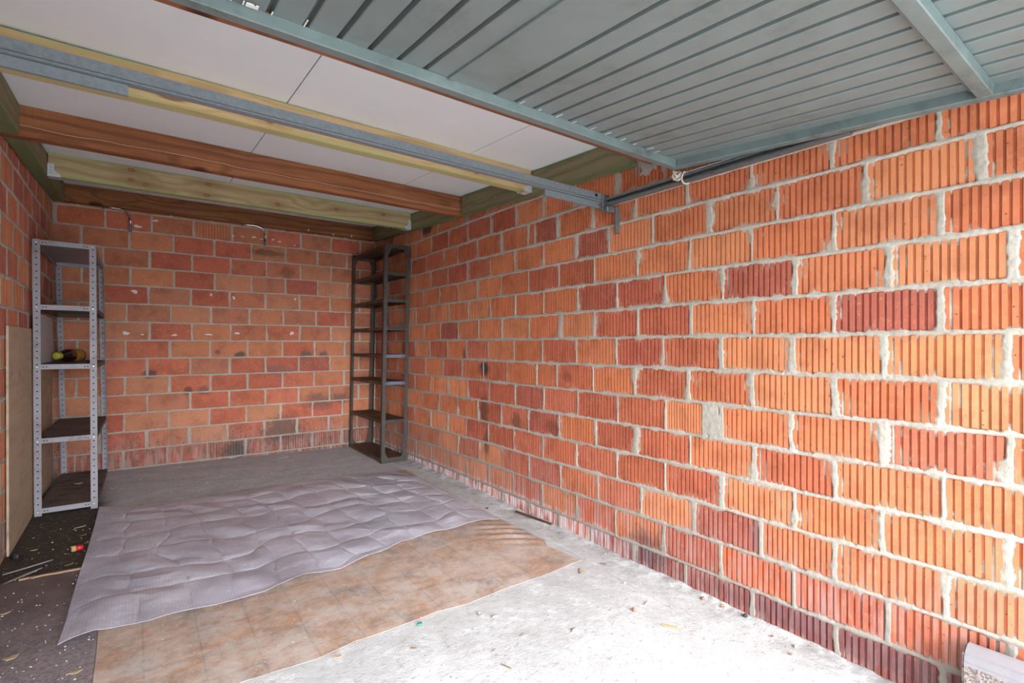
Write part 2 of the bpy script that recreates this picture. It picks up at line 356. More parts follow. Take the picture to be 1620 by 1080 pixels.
def box(bm, x0, x1, y0, y1, z0, z1, bev=0.0, mat=None):
    r = bmesh.ops.create_cube(bm, size=1.0)
    vs = r['verts']
    for v in vs: v.co = Vector(((x0+x1)/2+v.co.x*(x1-x0), (y0+y1)/2+v.co.y*(y1-y0), (z0+z1)/2+v.co.z*(z1-z0)))
    if mat is not None: bmesh.ops.transform(bm, matrix=mat, verts=vs)
    if bev:
        es = list({e for v in vs for e in v.link_edges})
        bmesh.ops.bevel(bm, geom=es, offset=bev, segments=1, affect='EDGES', profile=.5)
def box_obj(name, x0, x1, y0, y1, z0, z1, mat, parent=None, bev=0.0):
    bm = bmesh.new(); box(bm, x0, x1, y0, y1, z0, z1, bev); return bm_obj(name, bm, mat, parent)
def tube(bm, pts, r, seg=10, cap=True):
    pts = [Vector(p) for p in pts]; rings = []; up = None
    for i, p in enumerate(pts):
        d = (pts[min(i+1, len(pts)-1)]-pts[max(i-1, 0)]).normalized()
        if up is None: up = d.orthogonal().normalized()
        up = (up-d*up.dot(d)).normalized(); sd = d.cross(up)
        rr = r[i] if isinstance(r, (list, tuple)) else r
        rings.append([bm.verts.new(p+(up*math.cos(a)+sd*math.sin(a))*rr) for a in [2*math.pi*k/seg for k in range(seg)]])
    for a, b in zip(rings, rings[1:]):
        for k in range(seg): bm.faces.new((a[k], a[(k+1) % seg], b[(k+1) % seg], b[k]))
    if cap: bm.faces.new(rings[0][::-1]); bm.faces.new(rings[-1])
def prism(bm, poly, d, up=Vector((0, 0, 1))):
    """closed plate: polygon of 3D points, extruded by vector d"""
    a = [bm.verts.new(p) for p in poly]; b = [bm.verts.new(Vector(p)+d) for p in poly]; n = len(a)
    bm.faces.new(a[::-1]); bm.faces.new(b)
    for i in range(n): bm.faces.new((a[i], a[(i+1) % n], b[(i+1) % n], b[i]))
def grid_mesh(name, X, Y, Z):
    ny, nx = X.shape
    me = bpy.data.meshes.new(name); me.vertices.add(nx*ny)
    me.vertices.foreach_set('co', np.stack([X, Y, Z], -1).astype(np.float32).ravel())
    i = np.arange(nx*ny).reshape(ny, nx)
    q = np.stack([i[:-1, :-1], i[:-1, 1:], i[1:, 1:], i[1:, :-1]], -1).reshape(-1, 4)
    n = len(q); me.loops.add(n*4); me.loops.foreach_set('vertex_index', q.ravel().astype(np.int32))
    me.polygons.add(n); me.polygons.foreach_set('loop_start', (np.arange(n)*4).astype(np.int32)); me.polygons.foreach_set('loop_total', np.full(n, 4, np.int32))
    me.polygons.foreach_set('use_smooth', np.ones(n, bool))
    me.update(calc_edges=True); me.validate(); return me
_lat = np.random.default_rng(3).random((256, 256)).astype(np.float32)
def vnoise(u, v, s):
    a = u*s+50.3; b = v*s+91.7; i = np.floor(a).astype(int); j = np.floor(b).astype(int); fa = a-i; fb = b-j
    fa = fa*fa*(3-2*fa); fb = fb*fb*(3-2*fb); g = lambda p, q: _lat[p % 256, q % 256]
    return (g(i, j)*(1-fa)+g(i+1, j)*fa)*(1-fb)+(g(i, j+1)*(1-fa)+g(i+1, j+1)*fa)*fb
def fbm(u, v, s): return (vnoise(u, v, s)+.5*vnoise(u, v, s*2.1)+.25*vnoise(u, v, s*4.3))/1.75

# ------------------------------------------------------------------ brick walls
RJ={-7:[2.864, 2.56, 2.273, 2.004, 1.701, 1.399, 1.083, 0.771],
-6:[3.335, 3.029, 2.731, 2.43, 2.122, 1.826, 1.519, 1.223, 0.919, 0.615, 0.312],
-5:[4.075, 3.771, 3.464, 3.16, 2.864, 2.56, 2.258, 1.949, 1.656, 1.354, 1.046, 0.777, 0.463],
-4:[3.631, 3.339, 3.033, 2.728, 2.418, 2.121, 1.816, 1.512, 1.218, 0.916, 0.631, 0.32],
-3:[4.088, 3.782, 3.474, 3.173, 2.872, 2.567, 2.271, 1.97, 1.687, 1.375, 1.076, 0.777, 0.469],
-2:[3.937, 3.626, 3.321, 3.021, 2.71, 2.416, 2.111, 1.81, 1.509, 1.303, 1.221, 0.93, 0.627, 0.317],
-1:[4.026, 3.708, 3.405, 3.1, 2.804, 2.483, 2.29, 1.99, 1.698, 1.387, 1.083, 0.777, 0.474],
0:[3.937, 3.631, 3.335, 3.033, 2.724, 2.427, 2.122, 1.819, 1.523, 1.223, 0.923, 0.627, 0.322],
1:[4.057, 3.755, 3.459, 3.164, 2.864, 2.562, 2.262, 1.98, 1.678, 1.37, 1.078, 0.779, 0.477],
2:[3.919, 3.61, 3.311, 3.009, 2.71, 2.415, 2.112, 1.814, 1.512, 1.214, 0.915, 0.613, 0.311],
3:[4.075, 3.771, 3.469, 3.181, 2.875, 2.567, 2.273, 1.98, 1.678, 1.376, 1.086, 0.779, 0.474],
4:[3.919, 3.621, 3.321, 3.013, 2.714, 2.416, 2.13, 1.872, 1.584, 1.28, 0.981, 0.68, 0.379],
5:[4.014, 3.695, 3.469, 3.177, 2.875, 2.573, 2.502, 2.29, 1.99, 1.689, 1.391, 1.086, 0.786, 0.479],
6:[3.913, 3.615, 3.316, 3.005, 2.703, 2.416, 2.131, 1.816],
7:[4.1, 3.799, 3.498, 3.325, 3.054]}
BJ={-6:[-0.395, -0.093, 0.202, 0.495, 0.798, 1.098, 1.389, 1.682],
-5:[-0.242, 0.059, 0.361, 0.652, 0.955, 1.247, 1.548, 1.84],
-4:[-0.395, -0.09, 0.213, 0.51, 0.804, 1.098, 1.392, 1.688, 1.987],
-3:[-0.242, 0.064, 0.367, 0.666, 0.964, 1.261, 1.557, 1.854],
-2:[-0.388, -0.086, 0.219, 0.519, 0.814, 1.115, 1.407, 1.704],
-1:[0.064, 0.367, 0.669, 0.965, 1.264, 1.561, 1.857],
0:[-0.38, -0.078, 0.221, 0.517, 0.816, 1.114, 1.412, 1.712, 2.002],
1:[0.079, 0.38, 0.679, 0.976, 1.273, 1.572, 1.866],
2:[-0.374, -0.072, 0.228, 0.525, 0.832, 1.123, 1.425, 1.719, 2.015],
3:[0.073, 0.372, 0.67, 0.965, 1.268, 1.565, 1.864],
4:[-0.353, -0.049, 0.251, 0.552, 0.848, 1.143, 1.442, 1.74],
5:[-0.223, 0.081, 0.381, 0.677, 0.976, 1.276, 1.574, 1.87],
6:[-0.357, -0.055, 0.247, 0.548, 0.848, 1.143, 1.437, 1.734],
7:[-0.209, 0.096, 0.391, 0.691, 0.976, 1.282, 1.574, 1.873]}

ZB = lambda k: CAMH+.0404+.15*k          # bed joint k; course k lies between bed k-1 and bed k

def ribbed_brick(seed, n=13):
    """front face at y=0 towards -Y, 0.29 long (local X), 0.138 high, ridges run upright"""
    r = random.Random(seed); L = .29; H = .138; xs = []; p = L/n
    prof = [(-L/2, .004)]
    for i in range(n):
        a = -L/2+i*p; g = r.uniform(.0060, .0080); j = r.uniform(-.0012, .0012); d = r.uniform(.0075, .0095); t = r.uniform(0, .0010)
        prof += [(a+.0012, t), (a+p-g+j, t+.0002), (a+p-g+j+.0006, d), (a+p-.0012, d)]
    prof.append((L/2, .004))
    v = []; f = []
    m = len(prof)
    for z, dy in ((-H/2, .003), (-H/2+.006, 0), (H/2-.006, 0), (H/2, .003)):
        for x, y in prof: v.append((x, y+dy+r.uniform(0, .0003), z+r.uniform(-.0012, .0012)))
    for k in range(3):
        for i in range(m-1): f.append((k*m+i, k*m+i+1, (k+1)*m+i+1, (k+1)*m+i))
    me = bpy.data.meshes.new('ribbed_brick'); me.from_pydata(v, [], f); me.materials.append(M['brick']); me.update(); return me
def smooth_brick(seed):
    r = random.Random(seed); bm = bmesh.new(); box(bm, -.145, .145, 0, .05, -.069, .069, .003)
    for v in bm.verts: v.co += Vector((r.uniform(-.0015, .0015), r.uniform(0, .0012), r.uniform(-.0012, .0012)))
    me = bpy.data.meshes.new('smooth_brick'); bm.to_mesh(me); bm.free(); me.materials.append(M['brick']); return me
RIB = [ribbed_brick(s) for s in range(6)]; SMO = [smooth_brick(s) for s in range(5)]

ORANGE = [(.53, .170, .075), (.56, .190, .085), (.51, .158, .068), (.56, .205, .095), (.52, .175, .08), (.49, .148, .066)]
REDS = [(.42, .110, .060), (.44, .122, .062), (.40, .10, .058), (.44, .128, .072)]
PURP = [(.34, .092, .062), (.37, .10, .065)]
YELL = [(.56, .215, .098), (.55, .205, .09)]
def wall(name, rot, joints, a0, a1, amap, to3d, A, Z, ribbed, top, colours, smear, recess, seed, skip=(), fills=()):
    """bricks plus one mortar relief that laps over their edges"""
    r = random.Random(seed); rg = np.random.default_rng(seed)
    root = box_obj(name, *WALLBOX[name], M['mortar']); tag(root, kind='structure')
    seen = []
    for k in range(-7, 9):
        js = sorted(joints(k)); js = [j for j in js if a0+.01 < j < a1-.01]
        js = [a0]+js+[a1]
        jw = [r.choice((.010, .012, .012, .015, .018)) if 0 < i < len(js)-1 else .004 for i in range(len(js))]
        seen.append((js, jw))
        for i in range(len(js)-1):
            b0, b1 = js[i]+jw[i]/2, js[i+1]-jw[i+1]/2; zm = (ZB(k)+ZB(k-1))/2
            if b1-b0 < .018 or zm-.08 > top((b0+b1)/2): continue
            if any(kk == k and s0 < (b0+b1)/2 < s1 for kk, s0, s1 in skip): continue
            kind = ribbed(k, (b0+b1)/2)
            o = bpy.data.objects.new('brick', (r.choice(RIB) if kind else r.choice(SMO))); COL.objects.link(o); o.parent = root
            p = to3d((b0+b1)/2, zm+r.uniform(-.001, .001), r.uniform(-.001, .0008))
            o.location = p; o.rotation_euler = (r.uniform(-.006, .006), r.uniform(-.004, .004), rot); o.scale = ((b1-b0)/.29, 1, 1)
            c = colours(k, (b0+b1)/2, r); q = r.uniform(.92, 1.08); o.color = (c[0]*q, c[1]*q, c[2]*q, 1)
    # mortar relief
    Ag, Zg = np.meshgrid(A, Z); kk = np.clip(np.ceil((Zg-ZB(0))/.15).astype(int), -7, 8)
    wob = (vnoise(Ag, Zg*0+seed, 3.1)-.5)*.006+(vnoise(Ag, Zg*0+seed+5, 21)-.5)*.003
    zz = Zg+wob
    kf = (zz-ZB(0))/.15; dz = np.abs(kf-np.round(kf))*.15
    da = np.full_like(dz, 9.0); hw = np.full_like(dz, .006)
    for ci, k in enumerate(range(-7, 9)):
        m = kk == k; a = Ag[m]+(vnoise(Ag[m]+k, Zg[m], 17)-.5)*.004
        js, jw = seen[ci]; js = np.array(js); jw = np.array(jw)
        ix = np.abs(a[:, None]-js[None]).argmin(1)
        da[m] = np.abs(a-js[ix]); hw[m] = jw[ix]/2+.0015
    dbed = dz-.0065; dh = da-hw
    n1 = fbm(Ag, Zg, 22.0); n2 = fbm(Ag+7, Zg+3, 90.0)
    eb = np.clip((n1-.40)*.065, .0008, .03)*smear+.0004; eh = np.clip((fbm(Ag+31, Zg*.8, 17.0)-.42)*.16+(n2-.5)*.012, .0012, .06)*smear+.0006
    tb = np.clip(dbed/eb, 0, 1.6); thd = np.clip(dh/eh, 0, 1.6)
    t = np.minimum(tb, thd)
    inj = np.minimum(dbed, dh) <= 0
    for fy, fz_, ry, rz in fills:
        inj |= ((Ag-fy)/ry)**2+((Zg-fz_)/rz)**2+(fbm(Ag, Zg, 30.)-.5)*1.6 < 1
    h = np.where(inj, recess+.0012*(n2-.5)*2, .0010-.0095*t+(n2-.5)*.0030)
    ridge = np.exp(-((dz)/.004)**2)*.0022*smear         # struck line along the bed joint
    h = h+np.where(dbed < 0, ridge, 0)
    h = np.where((t >= 1.59) & ~inj, -.014, h)
    P = to3d(Ag, Zg, h)
    me = grid_mesh('mortar_joints', P[0], P[1], P[2])
    mj = mesh_obj('mortar_joints', me, M['mortar'], root); tag(mj, kind='stuff')
    return root

def step_axis(a, b, fn):
    v = [a]
    while v[-1] < b: v.append(v[-1]+fn(v[-1]))
    v[-1] = b; return np.array(v)

WALLBOX = {'wall_right': (RW+.02, RW+.20, FRONT, BW+.2, -.25, CAMH+1.24),
           'wall_back': (LW-.2, RW+.2, BW+.02, BW+.20, -.25, CAMH+1.24),
           'wall_left': (LW-.20, LW-.02, FRONT, BW+.2, -.25, CAMH+1.24)}
ceil_top = lambda y: zc(min(max(y, 0), BW))

def rj(k):
    v = list(RJ.get(k, RJ[1] if k % 2 else RJ[2]))
    hi = max(v)
    while hi < BW-.3: hi += .30+.004*((k*7) % 3-1); v.append(hi)
    lo = min(v)
    while lo > FRONT+.3: lo -= .30; v.append(lo)
    return v
RED_AT = {2: (('P', 1.07), ('R', 1.66), ('Y', .46)), 1: (('P', .63), ('R', 1.5), ('P', 3.6), ('R', 1.83)), 0: (('R', 1.37), ('R', 1.66), ('R', 2.27), ('Y', 1.07), ('Y', .77), ('Y', .47), ('R', 3.8)),
          3: (('R', 2.12), ('R', 2.4), ('Y', 1.23)), 5: (('P', 2.4), ('R', 3.35)), 4: (('P', 1.99), ('R', 3.2), ('R', 3.45), ('Y', .53)), -1: (('R', 2.14), ('R', 3.55), ('R', 2.93), ('R', 1.54), ('Y', .93), ('Y', .3)),
          -2: (('R', 2.26), ('R', 1.95), ('P', 2.56), ('R', 3.17), ('R', 2.86), ('R', .47), ('R', 1.66)), -3: (('R', 1.82), ('P', 2.42), ('R', .93), ('R', 2.7), ('R', 3.0)), -4: (('R', 1.66), ('R', 2.0), ('R', 1.36), ('R', 2.57), ('R', 2.9)),
          -5: (('P', 1.2), ('P', 2.4), ('R', 3.3), ('R', 2.7)), -6: (('R', .46), ('R', 2.58), ('R', 1.97), ('R', .77)), 6: (('R', 3.46), ('R', 3.76)), 7: (('R', 3.2),)}
def col_r(k, a, r):
    for key, s in RED_AT.get(k, ()):
        if abs(a-s) < .13: return r.choice({'P': PURP, 'R': REDS, 'Y': YELL}[key])
    if k == -7: return (.28, .075, .055) if a < 2.0 else r.choice(((.44, .12, .06), (.50, .13, .05)))
    if k == -6 and a < 1.2: return (.50, .13, .06)
    if a > 4.1: return r.choice(REDS+ORANGE)
    return r.choice(ORANGE) if r.random() < .9 else r.choice(REDS)
def t3_r(a, z, h): return (RW-h, a, z) if np.isscalar(a) else (RW-h, a, z)
wall('wall_right', -math.pi/2, rj, FRONT, BW, None, t3_r,
     step_axis(FRONT, BW, lambda s: max(.0038, .0030*max(.5, s))), np.arange(-.11, CAMH+1.25, .0045), lambda k, a: True,
     lambda a: ceil_top(a), col_r, 1.0, .0012, 11, skip=((-2, 1.221, 1.303),),
     fills=((1.262, CAMH-.335, .046, .075), (1.262, CAMH-.30, .036, .04), (1.262, CAMH-.37, .036, .04), (.045, CAMH-.08, .05, .03), (1.62, CAMH+.93, .055, .09), (2.40, CAMH+.95, .02, .06), (1.95, CAMH+.80, .03, .03)))

def bj(k):
    v = list(BJ.get(k, BJ[1] if k % 2 else BJ[2])); lo = min(v)
    while lo > LW+.3: lo -= .30; v.append(lo)
    hi = max(v)
    while hi < RW-.3: hi += .30; v.append(hi)
    return v
BR = {6: (.39, .7), 5: (.22, .53, .83), 4: (.40, 1.3), 3: (-.1, .52), 2: (1.57,), 1: (.2, 1.12), 0: (.07,), -1: (.22, 1.12, 1.4), -2: (.37, .66, 1.0, 1.26), -3: (.5, .8), -4: (.66, 1.26, -.2), -5: (-.1, .8), -6: (.05, .35), 7: (-.3, 0, 1.1, -.1)}
def col_b(k, a, r):
    if k <= -6: return r.choice(((.30, .075, .045), (.36, .095, .05)))
    if any(abs(a-s) < .13 for s in BR.get(k, ())): return r.choice(REDS+PURP[:1])
    return r.choice(((.44, .16, .08), (.47, .175, .085), (.41, .14, .075), (.40, .15, .085), (.45, .185, .10))) if r.random() < .88 else r.choice(REDS)
def t3_b(a, z, h): return (a, BW-h, z)
wall('wall_back', 0.0, bj, LW, RW, None, t3_b, np.arange(LW, RW+.006, .0065), np.arange(-.05, CAMH+1.25, .006),
     lambda k, a: (k == 7 and .39 < a < .69) or (k <= -6 and a > .5 and (a < .8 or a > 1.1)), lambda a: CAMH+1.4, col_b, .28, -.0002, 23)

def lj(k):
    s = 3.52 if k % 2 else 3.67
    return [s+.302*i for i in range(-13, 7)]
def col_l(k, a, r): return r.choice(((.40, .12, .07), (.44, .14, .07), (.37, .105, .07), (.46, .165, .075), (.35, .095, .065)))
def t3_l(a, z, h): return (LW+h, a, z)
wall('wall_left', math.pi/2, lj, FRONT, BW, None, t3_l, step_axis(FRONT, BW, lambda s: .03 if s < 2.8 else .008), np.arange(-.05, CAMH+1.25, .0075),
     lambda k, a: True, lambda a: ceil_top(a), col_l, .9, .0012, 31)

# mortar lip that carries on along the right wall under the door track
bm = bmesh.new(); n = 90; rr = random.Random(4)
rings = []
for i in range(n+1):
    y = FRONT+(1.86-FRONT)*i/n; z = CAMH+.747+rr.uniform(-.0012, .0012); d = .010+rr.uniform(-.001, .001)
    rings.append([bm.verts.new((RW+.004, y, z-.006)), bm.verts.new((RW-d*.8, y, z-.005)), bm.verts.new((RW-d, y, z+.002)), bm.verts.new((RW-d*.6, y, z+.006)), bm.verts.new((RW+.004, y, z+.007))])
for a, b in zip(rings, rings[1:]):
    for i in range(4): bm.faces.new((a[i], a[i+1], b[i+1], b[i]))
bm_obj('mortar_lip', bm, M['mortar'], bpy.data.objects['wall_right'], True)
# broad mortar fillings between bricks, proud of the ribs
def blob(bm, c, ax, az, nrm, rx, rz, thick, seed, n=14):
    r = random.Random(seed); c = Vector(c); ax = Vector(ax); az = Vector(az); nrm = Vector(nrm)
    ph = [r.uniform(0, 6.28) for _ in range(4)]
    def rad(a): return 1+.18*math.sin(2*a+ph[0])+.14*math.sin(3*a+ph[1])+.10*math.sin(5*a+ph[2])
    outer = []; inner = []
    for i in range(n):
        a = 2*math.pi*i/n; q = rad(a)
        outer.append(bm.verts.new(c+ax*math.cos(a)*rx*q+az*math.sin(a)*rz*q-nrm*.004))
        inner.append(bm.verts.new(c+ax*math.cos(a)*rx*q*.8+az*math.sin(a)*rz*q*.8+nrm*thick*(.7+.6*r.random())))
    cc = bm.verts.new(c+nrm*thick)
    for i in range(n):
        j = (i+1) % n; bm.faces.new((outer[i], outer[j], inner[j], inner[i])); bm.faces.new((inner[i], inner[j], cc))
wr = bpy.data.objects['wall_right']; wb = bpy.data.objects['wall_back']
for i, (px, py, rx, rz) in enumerate(((213, 461, .022, .018), (199, 527, .022, .017), (225, 529, .013, .006), (276, 530, .022, .009), (330, 529, .03, .008), (375, 527, .022, .012), (462, 527, .022, .016), (334, 466, .008, .014), (370, 471, .012, .016),
                                      (467, 473, .008, .013), (218, 358, .03, .012), (246, 349, .02, .010), (369, 373, .012, .006), (384, 374, .02, .005), (402, 375, .022, .008), (414, 378, .012, .005), (432, 379, .015, .008), (442, 382, .016, .008), (466, 388, .012, .006))):
    p = on_y(px, py, BW-.001); bm = bmesh.new(); blob(bm, p, (1, 0, 0), (0, 0, 1), (0, -1, 0), rx, rz, .0016, 40+i); bm_obj('filler_patch', bm, M['filler'], wb)
# empty plugs in the joint of the right wall
plugs = bpy.data.objects
for px in (698.5, 751.5, 877, 930.5, 1002.5, 1081, 1184.5):
    p = on_x(px, 534 if px > 800 else 538, RW-.002); bm = bmesh.new()
    tube(bm, [p+Vector((.01, 0, 0)), p+Vector((-.002, 0, 0))], .0055, 10); o = bm_obj('wall_plug', bm, M['mortar'], wr)
    bm = bmesh.new(); tube(bm, [p+Vector((.0, 0, 0)), p+Vector((-.0026, 0, 0))], .003, 8); bm_obj('plug_hole', bm, M['hole'], o)

# ------------------------------------------------------------------ floor, ground outside
def floor_grid(x0, x1, y0, y1, nx, ny, lift=0.0):
    X, Y = np.meshgrid(np.linspace(x0, x1, nx), np.linspace(y0, y1, ny)); return X, Y, fz(X, Y)+lift
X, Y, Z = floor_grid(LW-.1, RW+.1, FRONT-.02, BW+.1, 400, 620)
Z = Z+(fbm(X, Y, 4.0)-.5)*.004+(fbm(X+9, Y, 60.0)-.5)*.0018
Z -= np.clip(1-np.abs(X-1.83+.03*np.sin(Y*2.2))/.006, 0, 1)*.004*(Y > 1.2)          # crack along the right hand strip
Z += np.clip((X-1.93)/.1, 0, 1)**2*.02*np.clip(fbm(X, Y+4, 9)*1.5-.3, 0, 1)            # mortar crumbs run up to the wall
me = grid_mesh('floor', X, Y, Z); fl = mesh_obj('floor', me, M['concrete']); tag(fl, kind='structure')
dr = box_obj('driveway', -9, 11, -14, FRONT-.02, -.40, -.09, M['drive']); tag(dr, kind='structure')

# ------------------------------------------------------------------ ceiling, roof timbers
sl = .0556; ce = bpy.data.objects.new('ceiling', bpy.data.meshes.new('ceiling')); bm = bmesh.new()
def sloped(bm, x0, x1, y0, y1, lo, hi, bev=0.0):
    """box that follows the roof slope; lo/hi measured from the underside of the roof boards"""
    vs = [bm.verts.new((x, y, zc(y)+h)) for h in (lo, hi) for (x, y) in ((x0, y0), (x1, y0), (x1, y1), (x0, y1))]
    for f in ((0, 3, 2, 1), (4, 5, 6, 7), (0, 1, 5, 4), (1, 2, 6, 5), (2, 3, 7, 6), (3, 0, 4, 7)): bm.faces.new([vs[i] for i in f])
sloped(bm, LW-.2, RW+.2, FRONT-.05, BW+.2, .016, .14); bm.normal_update(); bm.to_mesh(ce.data); bm.free(); ce.data.materials.append(M['roof_wood']); link(ce); tag(ce, kind='structure')
XE = (LW, .54, 1.522, RW); YE = (FRONT, 1.63, 2.46, 3.37, 4.23, BW)
for y0, y1 in zip(YE, YE[1:]):
    for x0, x1 in zip(XE, XE[1:]):
        bm = bmesh.new(); sloped(bm, x0+.0025, x1-.0025, y0+.002, y1-.002, 0, .015); bm_obj('ceiling_panel', bm, M['white_panel'], ce)

def timber(name, label, cat, L, W, H, loc, rot, mat, seed, sag=.0, group=None):
    r = random.Random(seed); bm = bmesh.new(); box(bm, -L/2, L/2, -W/2, W/2, -H/2, H/2)
    es = [e for e in bm.edges if abs(e.verts[0].co.x-e.verts[1].co.x) > L*.5]
    bmesh.ops.subdivide_edges(bm, edges=es, cuts=24, use_grid_fill=True)
    es = [e for e in bm.edges if abs(e.verts[0].co.x-e.verts[1].co.x) > 1e-5]
    bmesh.ops.bevel(bm, geom=es, offset=.004, segments=2, affect='EDGES')
    for v in bm.verts:
        v.co.y += .0015*math.sin(v.co.x*7+seed)+r.uniform(-.0004, .0004); v.co.z += .0012*math.sin(v.co.x*5+2*seed)+sag*(v.co.x/L*2)**2
    o = bm_obj(name, bm, mat, None); o.location = loc; o.rotation_euler = rot; return tag(o, label, cat, group)
def cross(name, label, yl, yr, x0, x1, W, H, mat, seed, zt=None):
    y = (yl+yr)/2+W/2; zt = zc((yl+yr)/2) if zt is None else zt
    return timber(name, label, 'beam', x1-x0, W, H, ((x0+x1)/2, y, zt-H/2-.001), (0, 0, math.atan2(yr-yl, x1-x0)), mat, seed)
b0 = cross('ceiling_beam', 'narrow strip of reddish beam showing just behind the rear rail of the raised door', 1.532, 1.532, LW+.01, RW-.01, .065, .150, M['red_wood'], 1)
b1 = cross('ceiling_beam', 'pale yellow-green pine beam right behind the galvanised cross rail', 2.40, 2.465, -.443, 1.975, .065, .134, M['pine'], 2); b1.rotation_euler[1] = -.0055
b2 = cross('ceiling_beam', 'reddish-brown stained beam with a long crack, between the two green pine beams', 3.30, 3.34, LW+.01, RW-.01, .065, .148, M['red_wood'], 3)
b3 = cross('ceiling_beam', 'knotty green pine beam on metal hangers, second from the back wall', 4.19, 4.20, -.443, 1.975, .06, .142, M['pine_green'], 4)
b4 = cross('ceiling_beam', 'dark brown beam lying against the top of the back wall', 5.13, 5.13, LW+.03, RW-.03, .06, .135, M['brown_wood'], 5)
ang = math.atan(sl)
def plate(label, x, ya, yb, W, seed):
    ym = (ya+yb)/2; L = (yb-ya)/math.cos(ang); H = .146
    o = timber('wall_plate', label, 'wall plate', L, W, H, (x, ym, zc(ym)-H/2-.002), (0, 0, 0), M['plate_wood'], seed)
    o.rotation_euler = Matrix(((0, -1, 0), (math.cos(ang), 0, -math.sin(ang)), (math.sin(ang), 0, math.cos(ang)))).to_euler(); return o
plate('mossy green timber plate on top of the right wall, near half beside the door rail', 2.006, 1.68, 3.315, .052, 6)
plate('short mossy green timber plate on the right wall above the dark shelving rack', 2.006, 3.415, 5.125, .052, 7)
plate('mossy green timber plate on the left wall, near piece cut by the frame edge', -.483, 1.68, 3.295, .072, 8)
plate('mossy green timber plate on the left wall running back to the corner', -.483, 3.38, 5.125, .072, 9)

def hanger(parent, x, y, zbot, side, W, H, h2=.075):
    """sheet-metal joist hanger: two cheeks with a sloping toe and a seat; side=+1 opens towards +X"""
    bm = bmesh.new(); t = .0016; s = side
    for yy, d in ((y-W/2-.002-t, t), (y+W/2+.002, t)):
        pts = [(x, yy, zbot-.003), (x+s*.062, yy, zbot-.003), (x+s*.060, yy, zbot+.012), (x+s*.032, yy, zbot+.035), (x+s*.032, yy, zbot+h2), (x, yy, zbot+h2)]
        prism(bm, pts, Vector((0, d, 0)))
    box(bm, min(x, x+s*.05), max(x, x+s*.05), y-W/2-.003, y+W/2+.003, zbot-.0042, zbot-.0026)
    o = bm_obj('joist_hanger', bm, M['bright_galv'], None); o.parent = parent; o.matrix_parent_inverse = parent.matrix_basis.inverted(); o['label'] = 'bright galvanised joist hanger'
    bm = bmesh.new()
    for i in range(4):
        p = Vector((x+s*.016, y-W/2-.004, zbot+.018+i*.015)); tube(bm, [p, p+Vector((0, -.001, 0))], .0022, 6)
    n = bm_obj('nail_holes', bm, M['hole'], o); return o
for (bmn, W, H, yl, yr) in ((b3, .06, .142, 4.19, 4.20), (b1, .065, .130, 2.40, 2.465)):
    for x, s, y in ((-.446, 1, yl), (1.979, -1, yr)):
        hanger(bmn, x, y+W/2, zc((yl+yr)/2)-H-.001, s, W, H, .075)

# lintel over the opening (out of frame, carries the front of the roof)
li = box_obj('trim_1', LW-.2, RW+.2, FRONT-.02, FRONT+.10, CAMH+.80, zc(FRONT)+.01, M['concrete']); tag(li, kind='structure')

# ------------------------------------------------------------------ raised up-and-over door
door = bpy.data.objects.new('door_1', None); COL.objects.link(door); tag(door, kind='structure')
door.location = (0, 1.389, CAMH+.783); door.rotation_euler = (math.atan(.0888), 0, 0)
DX0, DX1, DL = -.455, 1.93, 2.12
def rail(name, x0, x1, y0, y1, z0, z1): return box_obj(name, x0, x1, y0, y1, z0, z1, M['door_frame'], door, .0025)
rail('rear_rail', DX0, DX1, -.040, 0, 0, .034)
rail('front_rail', DX0, DX1, -DL, -DL+.04, 0, .034)
rail('side_rail', DX0, DX0+.038, -DL+.04, -.041, -.001, .036); rail('side_rail', DX1-.038, DX1, -DL+.04, -.041, -.001, .036)
bm = bmesh.new(); box(bm, DX0+.04, DX1-.040, -1.066, -1.030, .0, .030, .0025); box(bm, DX0+.04, DX1-.040, -1.030, -1.014, .020, .030, .001)
cr = bm_obj('cross_rail', bm, M['door_frame'], door)
bm = bmesh.new()
for i in range(18):
    x = 1.87-.085*i
    if x > DX0+.06: tube(bm, [Vector((x, -1.022, .020)), Vector((x, -1.022, .0175))], .0032, 8)
o = bm_obj('rivets', bm, M['door_paint'], cr)
def sheet(x0, x1, ribs, z):
    prof = [(x0, z)]; w_ = .0075
    for r in sorted(ribs): prof += [(r-w_-.003, z), (r-w_, z+.0015), (r-w_*.7, z+.020), (r+w_*.7, z+.020), (r+w_, z+.0015), (r+w_+.003, z)]
    prof.append((x1, z)); ys = np.linspace(-DL+.01, -.012, 26); rr = random.Random(int(x0*100))
    X = np.array([[p[0]+.0006*math.sin(y*9+p[0]*5) for p in prof] for y in ys]); Y = np.array([[y]*len(prof) for y in ys])
    Z = np.array([[p[1]+.0012*math.sin(y*3.1+p[0]*11)+.0008*math.sin(y*8+p[0]*31) for p in prof] for y in ys])
    me = grid_mesh('corrugated_sheet', X, Y, Z)
    me.polygons.foreach_set('use_smooth', [False]*len(me.polygons)); o = mesh_obj('corrugated_sheet', me, M['door_paint'], door)
    sd = o.modifiers.new('thickness', 'SOLIDIFY'); sd.thickness = .0012; sd.offset = 1; return o
sheet(DX0+.03, .764, [.680-.0845*i for i in range(13)], .0315)
sheet(.752, DX1-.03, [.9255+.0822*i for i in range(12)], .0300)
box_obj('seam_strip', .7535, .7715, -DL+.04, -.045, .0245, .0325, M['door_paint'], door, .002)
bm = bmesh.new(); rr = random.Random(9)  # short white streaks at the rib ends
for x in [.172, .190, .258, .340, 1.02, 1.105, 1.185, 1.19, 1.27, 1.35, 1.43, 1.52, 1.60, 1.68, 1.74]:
    l = rr.uniform(.012, .038); x += rr.uniform(-.003, .012); box(bm, x-.0016, x+.0016, -.048-l, -.044, .0275, .0292, .0005)
